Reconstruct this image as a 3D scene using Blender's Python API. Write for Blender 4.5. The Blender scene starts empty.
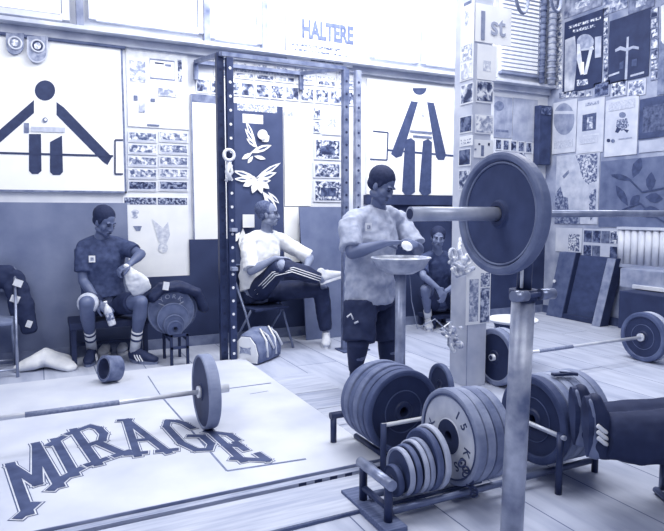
import bpy, math, random
from mathutils import Vector, Matrix, noise as mnoise
random.seed(7)
C = bpy.context.scene.collection
V = Vector
# ---------------------------------------------------------------- camera
YAW = math.radians(26.1); PIT = math.radians(5.05); CH = 1.35; FOC = 600.0
cam = bpy.data.cameras.new('camera'); cam.sensor_width = 36; cam.lens = FOC/664*36
cam.clip_start = .05; cam.clip_end = 100
camo = bpy.data.objects.new('camera', cam); C.objects.link(camo)
camo.location = (0, 0, CH); camo.rotation_euler = (math.pi/2-PIT, 0, -YAW)
bpy.context.scene.camera = camo
# ---------------------------------------------------------------- world, lights, exposure
w = bpy.data.worlds.new('room_air'); bpy.context.scene.world = w; w.use_nodes = True
w.node_tree.nodes['Background'].inputs[0].default_value = (.50, .58, .88, 1)
w.node_tree.nodes['Background'].inputs[1].default_value = .40
def area(name, loc, tgt, sx, sy, power, col=(1, .985, .95)):
    l = bpy.data.lights.new(name, 'AREA'); l.shape = 'RECTANGLE'; l.size = sx; l.size_y = sy
    l.energy = power; l.color = col
    o = bpy.data.objects.new(name, l); C.objects.link(o); o.location = loc
    o.rotation_euler = (V(tgt)-V(loc)).to_track_quat('-Z', 'Y').to_euler()
    return o
area('upper_wall_wash', (2.9, 4.6, 4.6), (3.0, 6.2, 3.0), 2.6, .6, 190)  # added area light, washes the upper back wall to overexposure
area('ceiling_light_middle', (2.2, 3.2, 4.6), (2.4, 3.6, 0), 2.4, 1.4, 140)
area('ceiling_light_left', (-1.6, 2.6, 4.4), (.6, 4.2, .3), 2.2, 1.6, 110)
area('ceiling_light_front', (1.0, -1.2, 4.2), (2.0, 3.0, .6), 3.0, 1.6, 95)
area('daylight_right', (4.8, 3.4, 4.4), (3.0, 3.0, .3), 1.4, 1.4, 80)
vs = bpy.context.scene.view_settings
bpy.context.scene.display_settings.display_device = 'sRGB'
vs.view_transform = 'Standard'; vs.look = 'None'; vs.gamma = 1; vs.use_curve_mapping = False
vs.exposure = 0.0
# ---------------------------------------------------------------- placing by sight line
_F = V((math.sin(YAW)*math.cos(PIT), math.cos(YAW)*math.cos(PIT), -math.sin(PIT)))
_R = V((math.cos(YAW), -math.sin(YAW), 0)); _U = _R.cross(_F)
def on(u, v, ax, val):
    d = _F+_R*((u-332)/FOC)+_U*(-(v-265.5)/FOC); o = V((0, 0, CH))
    return o+d*((val-o[ax])/d[ax])
def G(u, v, z=0): return on(u, v, 2, z)
def P(u, v, y): return on(u, v, 1, y)
def Sx(u, v, x): return on(u, v, 0, x)
YB = 6.05; XR = 6.16
ORD = ['first', 'second', 'third', 'fourth', 'fifth', 'sixth', 'seventh', 'eighth', 'ninth', 'tenth', 'eleventh']
# ---------------------------------------------------------------- materials
def lin(c): c /= 255; return c/12.92 if c <= .04045 else ((c+.055)/1.055)**2.4
STOPS = [(0, (30, 40, 74)), (.25, (66, 79, 120)), (.5, (118, 129, 162)), (.75, (178, 186, 210)), (1, (244, 247, 252))]
def duo(t):
    t = max(0, min(1, t))
    for (a, ca), (b, cb) in zip(STOPS, STOPS[1:]):
        if t <= b:
            k = (t-a)/(b-a); return tuple(lin(x+(y-x)*k)*.86 for x, y in zip(ca, cb))+(1,)
_m = {}
def M(t, var=.05, scale=9, rough=.65, metal=0, bump=0, kind='noise', emit=0, spec=.3):
    key = (t, var, scale, rough, metal, bump, kind, emit, spec)
    if key in _m: return _m[key]
    m = bpy.data.materials.new('tone_%d_%s' % (round(t*100), kind)); m.use_nodes = True; n = m.node_tree.nodes; L = m.node_tree.links
    b = n['Principled BSDF']; b.inputs['Roughness'].default_value = rough; b.inputs['Metallic'].default_value = metal
    b.inputs['Specular IOR Level'].default_value = spec
    tc = n.new('ShaderNodeTexCoord')
    tx = n.new('ShaderNodeTexVoronoi' if kind == 'cells' else 'ShaderNodeTexNoise'); tx.inputs['Scale'].default_value = scale
    if kind != 'cells': tx.inputs['Detail'].default_value = 6
    if kind == 'photo':
        tx.noise_dimensions = '4D'; oi = n.new('ShaderNodeObjectInfo'); mu = n.new('ShaderNodeMath'); mu.operation = 'MULTIPLY'; mu.inputs[1].default_value = 60
        L.new(oi.outputs['Random'], mu.inputs[0]); L.new(mu.outputs[0], tx.inputs['W']); tx.inputs['Distortion'].default_value = .5
    src = tc.outputs['Object']
    if kind in ('grain', 'grainx'):
        mp = n.new('ShaderNodeMapping'); L.new(src, mp.inputs[0]); mp.inputs['Scale'].default_value = (12, 1, 1) if kind == 'grain' else (1, 12, 12); src = mp.outputs[0]
    L.new(src, tx.inputs['Vector'])
    r = n.new('ShaderNodeValToRGB'); L.new(tx.outputs[0], r.inputs[0])
    if kind == 'photo':
        e = r.color_ramp.elements; e[0].position = .40; e[1].position = .60
        e[0].color = duo(max(0, t-var)); e[1].color = duo(min(1, t+var)); k = e.new(.5); k.color = duo(t)
    else:
        lo, hi = (.0, .6) if kind == 'cells' else (.32, .68)
        r.color_ramp.elements[0].position = lo; r.color_ramp.elements[1].position = hi
        r.color_ramp.elements[0].color = duo(t-var); r.color_ramp.elements[1].color = duo(t+var)
    L.new(r.outputs[0], b.inputs['Base Color'])
    if bump:
        bp = n.new('ShaderNodeBump'); bp.inputs['Strength'].default_value = bump; bp.inputs['Distance'].default_value = .01
        L.new(tx.outputs[0], bp.inputs['Height']); L.new(bp.outputs[0], b.inputs['Normal'])
    if emit:
        L.new(r.outputs[0], b.inputs['Emission Color']); b.inputs['Emission Strength'].default_value = emit
    _m[key] = m; return m
def plank_mat(name, t, along_y=True, width=.14, length=2.4, var=.07, gap=.004):
    m = bpy.data.materials.new(name); m.use_nodes = True; n = m.node_tree.nodes; L = m.node_tree.links
    b = n['Principled BSDF']; b.inputs['Roughness'].default_value = .62; b.inputs['Specular IOR Level'].default_value = .25
    tc = n.new('ShaderNodeTexCoord'); mp = n.new('ShaderNodeMapping'); L.new(tc.outputs['Object'], mp.inputs[0])
    if along_y: mp.inputs['Rotation'].default_value = (0, 0, math.pi/2)
    br = n.new('ShaderNodeTexBrick'); L.new(mp.outputs[0], br.inputs[0])
    br.inputs['Scale'].default_value = 1; br.inputs['Brick Width'].default_value = length; br.inputs['Row Height'].default_value = width
    br.inputs['Mortar Size'].default_value = gap; br.inputs['Mortar Smooth'].default_value = .3
    br.inputs['Color1'].default_value = duo(t+var); br.inputs['Color2'].default_value = duo(t-var); br.inputs['Mortar'].default_value = duo(t*.5)
    ns = n.new('ShaderNodeTexNoise'); ns.inputs['Scale'].default_value = 2.2; ns.inputs['Detail'].default_value = 8
    m2 = n.new('ShaderNodeMapping'); L.new(mp.outputs[0], m2.inputs[0]); m2.inputs['Scale'].default_value = (1, 5, 1); L.new(m2.outputs[0], ns.inputs['Vector'])
    r = n.new('ShaderNodeValToRGB'); r.color_ramp.elements[0].position = .28; r.color_ramp.elements[1].position = .60
    r.color_ramp.elements[0].color = (.72, .74, .80, 1); r.color_ramp.elements[1].color = (1, 1, 1, 1); L.new(ns.outputs[0], r.inputs[0])
    mx = n.new('ShaderNodeMix'); mx.data_type = 'RGBA'; mx.blend_type = 'MULTIPLY'; mx.inputs[0].default_value = 1
    L.new(br.outputs[0], mx.inputs[6]); L.new(r.outputs[0], mx.inputs[7]); L.new(mx.outputs[2], b.inputs['Base Color'])
    bp = n.new('ShaderNodeBump'); bp.inputs['Strength'].default_value = .15; bp.inputs['Distance'].default_value = .005
    L.new(br.outputs[1], bp.inputs['Height']); bp.invert = True; L.new(bp.outputs[0], b.inputs['Normal'])
    return m
# ---------------------------------------------------------------- mesh builder
def frame_from(d, side=None):
    d = V(d).normalized(); s = V(side) if side is not None else (V((0, 0, 1)) if abs(d.z) < .9 else V((1, 0, 0)))
    a = (s-d*s.dot(d))
    if a.length < 1e-5: a = V((1, 0, 0))-d*d.x
    a.normalize(); return a, d.cross(a)
class MB:
    def __init__(s): s.v = []; s.f = []; s.m = []; s.s = []; s.mats = []
    def mi(s, m):
        if m not in s.mats: s.mats.append(m)
        return s.mats.index(m)
    def add(s, vs, fs, m, smooth=False):
        o = len(s.v); s.v += [tuple(x) for x in vs]; k = s.mi(m)
        for f in fs: s.f.append([i+o for i in f]); s.m.append(k); s.s.append(smooth)
        return s
    def box(s, c, d, m, R=None, taper=1):
        vs = []
        for z in (-1, 1):
            k = taper if z > 0 else 1
            for x, y in ((-1, -1), (1, -1), (1, 1), (-1, 1)):
                p = V((x*d[0]/2*k, y*d[1]/2*k, z*d[2]/2)); vs.append((R @ p if R else p)+V(c))
        return s.add(vs, [(3, 2, 1, 0), (4, 5, 6, 7), (0, 1, 5, 4), (1, 2, 6, 5), (2, 3, 7, 6), (3, 0, 4, 7)], m)
    def bb(s, x0, x1, y0, y1, z0, z1, m): return s.box(((x0+x1)/2, (y0+y1)/2, (z0+z1)/2), (abs(x1-x0), abs(y1-y0), abs(z1-z0)), m)
    def bar(s, p0, p1, w, h, m, side=(0, 0, 1)):
        p0 = V(p0); p1 = V(p1); a, b = frame_from(p1-p0, side); vs = []
        for p in (p0, p1):
            for x, y in ((-1, -1), (1, -1), (1, 1), (-1, 1)): vs.append(p+a*x*h/2+b*y*w/2)
        return s.add(vs, [(3, 2, 1, 0), (4, 5, 6, 7), (0, 1, 5, 4), (1, 2, 6, 5), (2, 3, 7, 6), (3, 0, 4, 7)], m)
    def loft(s, secs, m, side=None, n=14, cap=True, round_=True, smooth=True):
        # secs: (point, radius along side, radius across)
        secs = [(V(q[0]), q[1], q[2] if len(q) > 2 else q[1]) for q in secs]; rings = []
        if cap and round_:
            d0 = (secs[0][0]-secs[1][0]).normalized(); d1 = (secs[-1][0]-secs[-2][0]).normalized()
            r0 = min(secs[0][1:]); r1 = min(secs[-1][1:])
            pre = [(secs[0][0]+d0*r0*math.sin(t), secs[0][1]*math.cos(t), secs[0][2]*math.cos(t)) for t in (1.4, 1.0, .5)]
            post = [(secs[-1][0]+d1*r1*math.sin(t), secs[-1][1]*math.cos(t), secs[-1][2]*math.cos(t)) for t in (.5, 1.0, 1.4)]
            secs = pre+secs+post
        vs = []; last = side
        for i, (p, ra, rb) in enumerate(secs):
            d = secs[min(i+1, len(secs)-1)][0]-secs[max(i-1, 0)][0]
            a, b = frame_from(d, side if side is not None else last); last = a
            for k in range(n):
                t = 2*math.pi*k/n; vs.append(p+a*ra*math.cos(t)+b*rb*math.sin(t))
        fs = []
        for i in range(len(secs)-1):
            for k in range(n):
                k2 = (k+1) % n; fs.append((i*n+k, i*n+k2, (i+1)*n+k2, (i+1)*n+k))
        if cap: fs.append(tuple(range(n))[::-1]); fs.append(tuple((len(secs)-1)*n+k for k in range(n)))
        return s.add(vs, fs, m, smooth)
    def cyl(s, p0, p1, r, m, r1=None, n=20):
        s.loft([(p0, r, r), (p1, r if r1 is None else r1, r if r1 is None else r1)], m, n=n, round_=False); s.s[-1] = False; s.s[-2] = False; return s
    def tube(s, pts, r, m, n=10): return s.loft([(p, r, r) for p in pts], m, n=n, round_=False)
    def ring(s, c, ax, R, r, m, n=36, k=8, a0=0, a1=2*math.pi, sq=1):
        a, b = frame_from(ax); pts = []
        full = abs(a1-a0-2*math.pi) < 1e-4; vs = []; fs = []; nn = n if full else n+1
        for i in range(nn):
            t = a0+(a1-a0)*i/n; e = a*math.cos(t)+b*math.sin(t)*sq
            for j in range(k):
                q = 2*math.pi*j/k; vs.append(V(c)+e*(R+r*math.cos(q))+V(ax).normalized()*r*math.sin(q))
        for i in range(n):
            i2 = (i+1) % nn
            for j in range(k): j2 = (j+1) % k; fs.append((i*k+j, i2*k+j, i2*k+j2, i*k+j2))
        return s.add(vs, fs, m, True)
    def lathe(s, prof, c, ax, mats, n=48, closed=True, smooth=True, side=None):
        a, b = frame_from(ax, side); ax = V(ax).normalized(); k = len(prof); o = len(s.v)
        for i in range(n):
            t = 2*math.pi*i/n
            for r, h in prof: s.v.append(tuple(V(c)+(a*math.cos(t)+b*math.sin(t))*r+ax*h))
        for j in range(k if closed else k-1):
            j2 = (j+1) % k; mm = mats[j % len(mats)] if isinstance(mats, (list, tuple)) else mats
            for i in range(n):
                i2 = (i+1) % n; s.f.append([o+i*k+j, o+i2*k+j, o+i2*k+j2, o+i*k+j2]); s.m.append(s.mi(mm)); s.s.append(smooth)
        return s
    def ell(s, c, r, m, R=None, n=18, k=12):
        vs = []; fs = []
        for i in range(1, k):
            ph = math.pi*i/k
            for j in range(n):
                t = 2*math.pi*j/n; p = V((r[0]*math.sin(ph)*math.cos(t), r[1]*math.sin(ph)*math.sin(t), r[2]*math.cos(ph)))
                vs.append((R @ p if R else p)+V(c))
        for z in (1, -1):
            p = V((0, 0, z*r[2])); vs.append((R @ p if R else p)+V(c))
        for i in range(k-2):
            for j in range(n): j2 = (j+1) % n; fs.append((i*n+j, (i+1)*n+j, (i+1)*n+j2, i*n+j2))
        T = (k-1)*n
        for j in range(n): j2 = (j+1) % n; fs.append((T, j, j2)); fs.append((T+1, (k-2)*n+j2, (k-2)*n+j))
        return s.add(vs, fs, m, True)
    def prism(s, pts, nrm, th, m):
        pts = [V(p) for p in pts]; N = V(nrm).normalized()*th; n = len(pts)
        ar = V((0, 0, 0))
        for i in range(n): ar += pts[i].cross(pts[(i+1) % n])
        if ar.dot(N) < 0: pts = pts[::-1]
        return s.add(pts+[p+N for p in pts], [tuple(range(n))[::-1], tuple(range(n, 2*n))]+[(i, (i+1) % n, (i+1) % n+n, i+n) for i in range(n)], m)
    def text(s, txt, size, o, xd, yd, m, depth=.001, arc=None, sx=1, bold=.012):
        # arc = (radius, start angle, step) lays letters round o
        xd = V(xd).normalized(); yd = V(yd).normalized()
        def one(ch, org, X, Y):
            cu = bpy.data.curves.new('t', 'FONT'); cu.body = ch; cu.size = size; cu.align_x = 'CENTER'; cu.align_y = 'CENTER'; cu.extrude = depth; cu.offset = size*bold
            ob = bpy.data.objects.new('t', cu); C.objects.link(ob); dg = bpy.context.evaluated_depsgraph_get(); dg.update()
            me = bpy.data.meshes.new_from_object(ob.evaluated_get(dg)); Z = X.cross(Y)
            s.add([V(org)+X*q.co.x*sx+Y*q.co.y+Z*q.co.z for q in me.vertices], [tuple(p.vertices) for p in me.polygons], m)
            bpy.data.objects.remove(ob); bpy.data.curves.remove(cu); bpy.data.meshes.remove(me)
        if arc is None: one(txt, V(o), xd, yd)
        else:
            R, a0, st = arc
            for i, ch in enumerate(txt):
                if ch == ' ': continue
                a = a0+st*i; rad = xd*math.cos(a)+yd*math.sin(a); tan = rad.cross(xd.cross(yd)) ; one(ch, V(o)+rad*R, tan, rad)
        return s
    def mesh(s, name, off=V((0, 0, 0))):
        me = bpy.data.meshes.new(name); me.from_pydata([V(x)-off for x in s.v], [], s.f); 
        for m in s.mats: me.materials.append(m)
        for p, k, sm in zip(me.polygons, s.m, s.s): p.material_index = k; p.use_smooth = sm
        me.update(); return me
def wloc(o):
    r = V((0, 0, 0))
    while o: r += o.location; o = o.parent
    return r
def build(mb, name, parent=None, label=None, cat=None, group=None, kind=None, origin=None, bevel=0, fuse=0, smooth=4, disp=0, dscale=.15, local=False):
    if origin is None:
        if parent: origin = wloc(parent)
        else:
            xs = [q[0] for q in mb.v]; ys = [q[1] for q in mb.v]; zs = [q[2] for q in mb.v]
            origin = V(((min(xs)+max(xs))/2, (min(ys)+max(ys))/2, min(zs)))
    origin = V(origin)
    if local: origin = V((0, 0, 0))
    me = mb.mesh(name, origin)
    o = bpy.data.objects.new(name, me); C.objects.link(o)
    if parent: o.parent = parent
    elif not local: o.location = origin
    if fuse:
        r = o.modifiers.new('r', 'REMESH'); r.mode = 'VOXEL'; r.voxel_size = fuse; r.use_smooth_shade = True
        if disp:
            t = bpy.data.textures.new('folds', 'CLOUDS'); t.noise_scale = dscale; t.noise_depth = 2
            d = o.modifiers.new('d', 'DISPLACE'); d.texture = t; d.strength = disp; d.mid_level = .5
        q = o.modifiers.new('s', 'SMOOTH'); q.factor = .5; q.iterations = smooth
        dg = bpy.context.evaluated_depsgraph_get(); dg.update()
        nm = bpy.data.meshes.new_from_object(o.evaluated_get(dg)); o.modifiers.clear(); o.data = nm; nm.name = name
        if not nm.materials:
            for m in mb.mats: nm.materials.append(m)
        for p in nm.polygons: p.use_smooth = True
    if bevel:
        b = o.modifiers.new('b', 'BEVEL'); b.width = bevel; b.segments = 2; b.limit_method = 'ANGLE'; b.angle_limit = math.radians(50)
    tag(o, label, cat, group, kind); return o
def tag(o, label=None, cat=None, group=None, kind=None):
    if label: o['label'] = label
    if cat: o['category'] = cat
    if group: o['group'] = group
    if kind: o['kind'] = kind
    return o
def thing(name, label, cat, loc=(0, 0, 0), group=None):
    o = bpy.data.objects.new(name, None); C.objects.link(o); o.location = loc; o.empty_display_size = .1
    return tag(o, label, cat, group)
def copy_tree(o, parent=None):
    c = o.copy(); C.objects.link(c); c.parent = parent
    for ch in o.children: copy_tree(ch, c)
    return c
def struct(mb, name, bevel=0): return build(mb, name, kind='structure', origin=(0, 0, 0), bevel=bevel)

# ================================================================ ROOM
floor_m = plank_mat('floor_planks', .76, True, .40, 2.4, .04, .004)
mb = MB().bb(-4, XR, -1.5, YB, -.08, 0, floor_m); struct(mb, 'floor')
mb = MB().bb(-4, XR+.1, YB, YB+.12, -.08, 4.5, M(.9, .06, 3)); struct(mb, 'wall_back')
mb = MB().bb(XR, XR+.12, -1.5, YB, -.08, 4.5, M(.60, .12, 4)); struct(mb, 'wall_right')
mb = MB().bb(-4, .775, YB-.03, YB, .1, 1.44, M(.47, .07, 2.5, bump=.1)).bb(.775, 1.36, YB-.03, YB, .1, .72, M(.12, .06, 2.5)).bb(1.36, 3.42, YB-.03, YB, .1, 1.08, M(.12, .06, 2.5)).bb(3.42, XR, YB-.03, YB, .1, 1.44, M(.10, .07, 2.5)); struct(mb, 'trim_1')
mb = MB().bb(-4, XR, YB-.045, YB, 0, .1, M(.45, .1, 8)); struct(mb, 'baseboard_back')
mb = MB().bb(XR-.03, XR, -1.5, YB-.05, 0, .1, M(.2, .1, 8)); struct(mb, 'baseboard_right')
# ledge under the windows
mb = MB().bb(-4, XR, YB-.16, YB, 2.965, 3.0, M(.86, .08, 5)).bb(-4, XR, YB-.05, YB, 2.89, 2.965, M(.78, .1, 4)).bb(-4, .80, YB-.06, YB-.02, 2.865, 2.89, M(.3, .1, 5))
struct(mb, 'trim_2', .004)
pane = M(.97, .03, 1.2, .3, emit=.75)
wins = [(-2.4, .30, 3.09), (.52, 1.52, 3.13), (1.62, 2.12, 3.10), (3.45, 4.05, 3.12), (4.15, 4.85, 3.12), (5.22, 5.98, 3.07)]
fr = M(.88, .05, 6); fd = M(.5, .15, 6)
for i, (a, b, z) in enumerate(wins):
    mb = MB().bb(a, b, YB-.02, YB+.0, z, 4.4, pane)
    for x in (a, b): mb.bb(x-.03, x+.03, YB-.05, YB, z-.03, 4.45, fr)
    mb.bb(a+.031, b-.031, YB-.048, YB, z-.04, z+.01, fr).bb(a+.045, b-.045, YB-.031, YB-.02, z+.012, z+.02, fd)
    for x in (a+.034, b-.034): mb.bb(x-.004, x+.004, YB-.027, YB-.02, z+.03, 4.4, M(.7, .1, 6))
    struct(mb, 'window_%d' % (i+1))
mb = MB()
for x, z in ((.415, 3.62), (1.57, 3.5), (2.17, 3.5)): mb.bb(x-.03, x+.03, YB-.07, YB, 3.0, z, M(.55, .2, 5))
struct(mb, 'trim_3')
# blinds in the right hand window
mb = MB()
for k in range(26): mb.bb(5.27, 5.93, YB-.11, YB-.075, 3.12+k*.05, 3.128+k*.05, M(.72, .08, 10))
mb.bb(5.25, 5.95, YB-.12, YB-.06, 3.08, 3.11, M(.55, .05, 10))
build(mb, 'window_blind', label='pale slatted blind in the high window near the room corner', cat='blind')

# ---------------------------------------------------------------- raised lifting platform with painted word
PX0, PX1, PY0, PY1, PZ = -3.2, 1.62, 2.66, 5.12, .045
plat = thing('lifting_platform', 'low pale plywood lifting platform with dark outlined letters MIRAGE on top', 'platform', (0, 3.9, 0))
ply = M(.83, .05, 2.2, .5)
mb = MB().bb(PX0, PX1, PY0, PY1, 0, PZ-.001, M(.55, .1, 6))
mb.bb(PX0, PX1, PY0+.004, PY1, PZ-.008, PZ, ply)
deck_line = M(.42, .1, 12)
def gline(mb, pts, wd, z, m):
    for p, q in zip(pts, pts[1:]):
        p = G(*p, z); q = G(*q, z); d = (q-p).normalized(); s = V((-d.y, d.x, 0))*wd/2
        mb.prism([p-s, q-s, q+s, p+s], (0, 0, 1), .0008, m)
gline(mb, [(161, 396), (227, 471)], .012, PZ, deck_line); gline(mb, [(227, 471), (306, 459)], .018, PZ, deck_line)  # plywood seams
gline(mb, [(148, 376), (161, 396)], .008, PZ, deck_line); gline(mb, [(225, 389), (271, 383)], .02, PZ, deck_line)  # second: wide dark line right of the barbell plate
gline(mb, [(250, 394), (268, 391)], .008, PZ, deck_line)
# letters in a unit square (x right, y up): strokes
LET = {'M': [[(.12, 0), (.12, 1)], [(.88, 0), (.88, 1)], [(.12, .95), (.5, .3)], [(.88, .95), (.5, .3)], [(-.04, .05), (.28, .05)], [(.72, .05), (1.04, .05)]],
       'I': [[(.5, 0), (.5, 1)], [(.15, .06), (.85, .06)], [(.15, .94), (.85, .94)]],
       'R': [[(.2, 0), (.2, 1)], [(0, .94), (.7, .94), (.88, .8), (.88, .62), (.7, .48), (.2, .48)], [(.55, .48), (.9, .05)], [(.0, .05), (.42, .05)], [(.72, .05), (1.06, .05)]],
       'A': [[(.16, 0), (.5, .96)], [(.84, 0), (.5, .96)], [(.3, .36), (.7, .36)], [(-.04, .05), (.34, .05)], [(.66, .05), (1.04, .05)], [(.3, .95), (.6, .95)]],
       'G': [[(.86, .72), (.78, .88), (.6, .95), (.35, .95), (.14, .75), (.14, .25), (.35, .05), (.68, .05), (.88, .2), (.88, .45), (.55, .45)]],
       'E': [[(.2, 0), (.2, 1)], [(0, .94), (.9, .94), (.9, .74)], [(.2, .5), (.68, .5)], [(0, .06), (.9, .06), (.9, .26)], [(.68, .38), (.68, .62)]]}
QUAD = {'M': [(4, 470), (41, 440), (66, 481), (20, 521)], 'I': [(44, 446), (65, 434), (85, 470), (64, 481)],
        'R': [(66, 433), (98, 421), (130, 454), (88, 468)], 'A': [(108, 420), (142, 418), (178, 452), (128, 457)],
        'G': [(153, 419), (190, 421), (226, 451), (182, 453)], 'E': [(203, 430), (231, 434), (277, 463), (233, 461)]}
def stroke_poly(pts, wd, ext):
    out = []
    for p, q in zip(pts, pts[1:]):
        p = V(p).to_3d() if len(p) == 2 else V(p); q = V(q).to_3d() if len(q) == 2 else V(q)
        d = (q-p).normalized(); s = V((-d.y, d.x, 0))*wd/2; p = p-d*ext; q = q+d*ext; out.append([p-s, q-s, q+s, p+s])
    return out
lay = [(.060, M(.30, .05, 30)), (.051, M(.86, .04, 30)), (.040, M(.22, .06, 14))]
for ch in 'MIRAGE':
    TL, TR, BR, BL = [G(u, v, PZ) for u, v in QUAD[ch]]
    hgt = ((TL-BL).length+(TR-BR).length)/2
    def bil(x, y):
        x = .5+(x-.5)*.90
        return (BL*(1-x)+BR*x)*(1-y)+(TL*(1-x)+TR*x)*y
    for li, (wd, m) in enumerate(lay):
        kk = 0; wd *= 1.22 if ch in 'MIR' else 1.08
        for pl in LET[ch]:
            wp = [bil(*p) for p in pl]
            for q in stroke_poly(wp, wd, wd*.45):
                kk += 1; z_ = PZ+.0004+li*.0016+kk*.00008
                q = [V((a.x, a.y, z_)) for a in q]
                if (q[1]-q[0]).cross(q[2]-q[0]).z < 0: q = q[::-1]
                mb.add(q, [(0, 1, 2, 3)], m)
build(mb, 'deck', plat)
mb = MB().bb(PX0, PX1+.0, PY0-.045, PY0-.003, 0, .030, M(.66, .1, 5, kind='grainx'))
for k in range(6): mb.bb(1.1+k*.085, 1.14+k*.085, PY0-.047, PY0-.045, .01, .028, M(.08, .03, 9))
build(mb, 'front_rail', plat)
mb = MB().bb(PX0, 1.95, 2.28, 2.60, 0, .018, M(.74, .07, 3, kind='grainx')); mb.bb(PX0, 1.95, 2.272, 2.28, 0, .014, M(.3, .1, 8))
build(mb, 'floor_board', label='long pale floor board laid along the front edge of the platform', cat='board')
mb = MB()
for k, (y0, y1) in enumerate(((2.72, 2.98), (2.99, 3.28), (3.29, 3.62), (3.63, 4.0), (4.01, 4.5))):
    mb.bb(1.66, 2.02, y0, y1, 0, .014, M(.70+.04*(k % 3), .07, 3+k*.1, kind='grainx'))
build(mb, 'plank_strip', label='strip of short pale floor planks between platform and weight plate rack', cat='planks')

# ---------------------------------------------------------------- wall art helper
def wplane(wall):
    if wall == 'b': return (lambda u, v, o=0: P(u, v, YB-o)), V((0, -1, 0))
    if wall == 'r': return (lambda u, v, o=0: Sx(u, v, XR-o)), V((-1, 0, 0))
def rect3(wall, u0, v0, u1, v1, off):
    f, N = wplane(wall); um = (u0+u1)/2; vm = (v0+v1)/2
    A = f(u0, vm, off); B = f(u1, vm, off); zt = f(um, v0, off).z; zb = f(um, v1, off).z
    return [V((A.x, A.y, zt)), V((B.x, B.y, zt)), V((B.x, B.y, zb)), V((A.x, A.y, zb))], N
def circ(c, r, n=20, ry=None, a0=0, a1=2*math.pi): return [(c[0]+r*math.cos(a0+(a1-a0)*i/n), c[1]+(ry or r)*math.sin(a0+(a1-a0)*i/n)) for i in range(n+(0 if a1-a0 > 6.28 else 1))]
def art(name, label, cat, wall, rect, m, polys=(), th=.006, group=None, base=.004, border=None, texts=()):
    q, N = rect3(wall, *rect, base); mb = MB().prism(q, N, th, m); f, _ = wplane(wall)
    cen = (q[0]+q[2])/2; z = base+th
    if border:
        bw, bm = border; X = (q[1]-q[0]).normalized()*bw; Z = V((0, 0, bw)); k = [p+N*th for p in q]
        mb.prism([k[0], k[1], k[1]-Z, k[0]-Z], N, .003, bm); mb.prism([k[3]+Z, k[2]+Z, k[2], k[3]], N, .003, bm)
        mb.prism([k[0], k[0]+X, k[3]+X, k[3]], N, .003, bm); mb.prism([k[1]-X, k[1], k[2], k[2]-X], N, .003, bm)
    for i, (kind, pts, pm) in enumerate(polys):
        off = z+.0006*i
        if kind == 'px': mb.prism([f(u, v, off) for u, v in pts], N, .0012, pm)
        elif kind == 'st':   # rectangle in unit coordinates, x right and y down
            s0, t0, s1, t1 = pts; g = lambda s, t: q[0]+(q[1]-q[0])*s+(q[3]-q[0])*t+N*(off-base)
            mb.prism([g(s0, t0), g(s1, t0), g(s1, t1), g(s0, t1)], N, .0012, pm)
        elif kind == 'su':
            g = lambda s, t: q[0]+(q[1]-q[0])*s+(q[3]-q[0])*t+N*(off-base)
            mb.prism([g(*p) for p in pts], N, .0012, pm)
    for (t, u, v, size, tm) in texts:
        X = V((1, 0, 0)) if wall == 'b' else V((0, -1, 0)); mb.text(t, size, f(u, v, z+.003), X, (0, 0, 1), tm, .0015, sx=.60, bold=.045)
    o = build(mb, name, label=label, cat=cat, group=group); return o
def stroke_px(pts, wd):
    out = []
    for (a, b), (c, d) in zip(pts, pts[1:]):
        L = math.hypot(c-a, d-b) or 1; nx, ny = -(d-b)/L*wd/2, (c-a)/L*wd/2
        out.append([(a+nx, b+ny), (c+nx, d+ny), (c-nx, d-ny), (a-nx, b-ny)])
    return out
white = M(.99, .01, 6, .7); ink = M(.12, .04, 20); ink2 = M(.45, .1, 20); faint = M(.8, .06, 20)
pho = [M(.5, .42, s, kind='photo') for s in (14, 22, 30)]; phol = [M(.78, .2, s, kind='photo') for s in (16, 26)]; phod = [M(.25, .22, s, kind='photo') for s in (12, 22)]
# left sign
P1 = [('px', circ((45, 90.5), 10.2, 28), ink),
      ('px', [(56.5, 102), (64, 107.5), (112, 157), (107.5, 165), (103, 162), (56.5, 115)], ink),
      ('px', [(34, 100), (34, 113), (-12, 153), (-20, 147)], ink),
      ('px', [(29, 134), (41, 134), (41.5, 171), (38, 174), (32, 174), (29, 171)], ink),
      ('px', [(50, 142), (62, 135.5), (63, 172), (60, 175), (53, 175), (50, 172)], ink),
      ('px', [(24, 123), (29, 123), (29, 133), (24, 133)], ink2)]
P1 += [('px', s, ink) for s in stroke_px([(-30, 152), (113, 156)], 2)]
P1 += [('px', s, ink) for s in stroke_px([(123, 140), (115, 140), (115, 174), (123, 174)], 1.6)]
P1 += [('px', s, faint) for s in stroke_px([(31, 129), (65, 130)], 5)]
P1 += [('px', circ((45, 120), 2.6), ink2), ('px', circ((45.6, 119.6), 1.3), white)]
art('pictogram_board', 'large white board with round-headed lifter pictogram, left of the photo covered wall strip', 'sign', 'b', (-70, 36, 124, 192), white, P1, .03, border=(.018, ink2))
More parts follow.
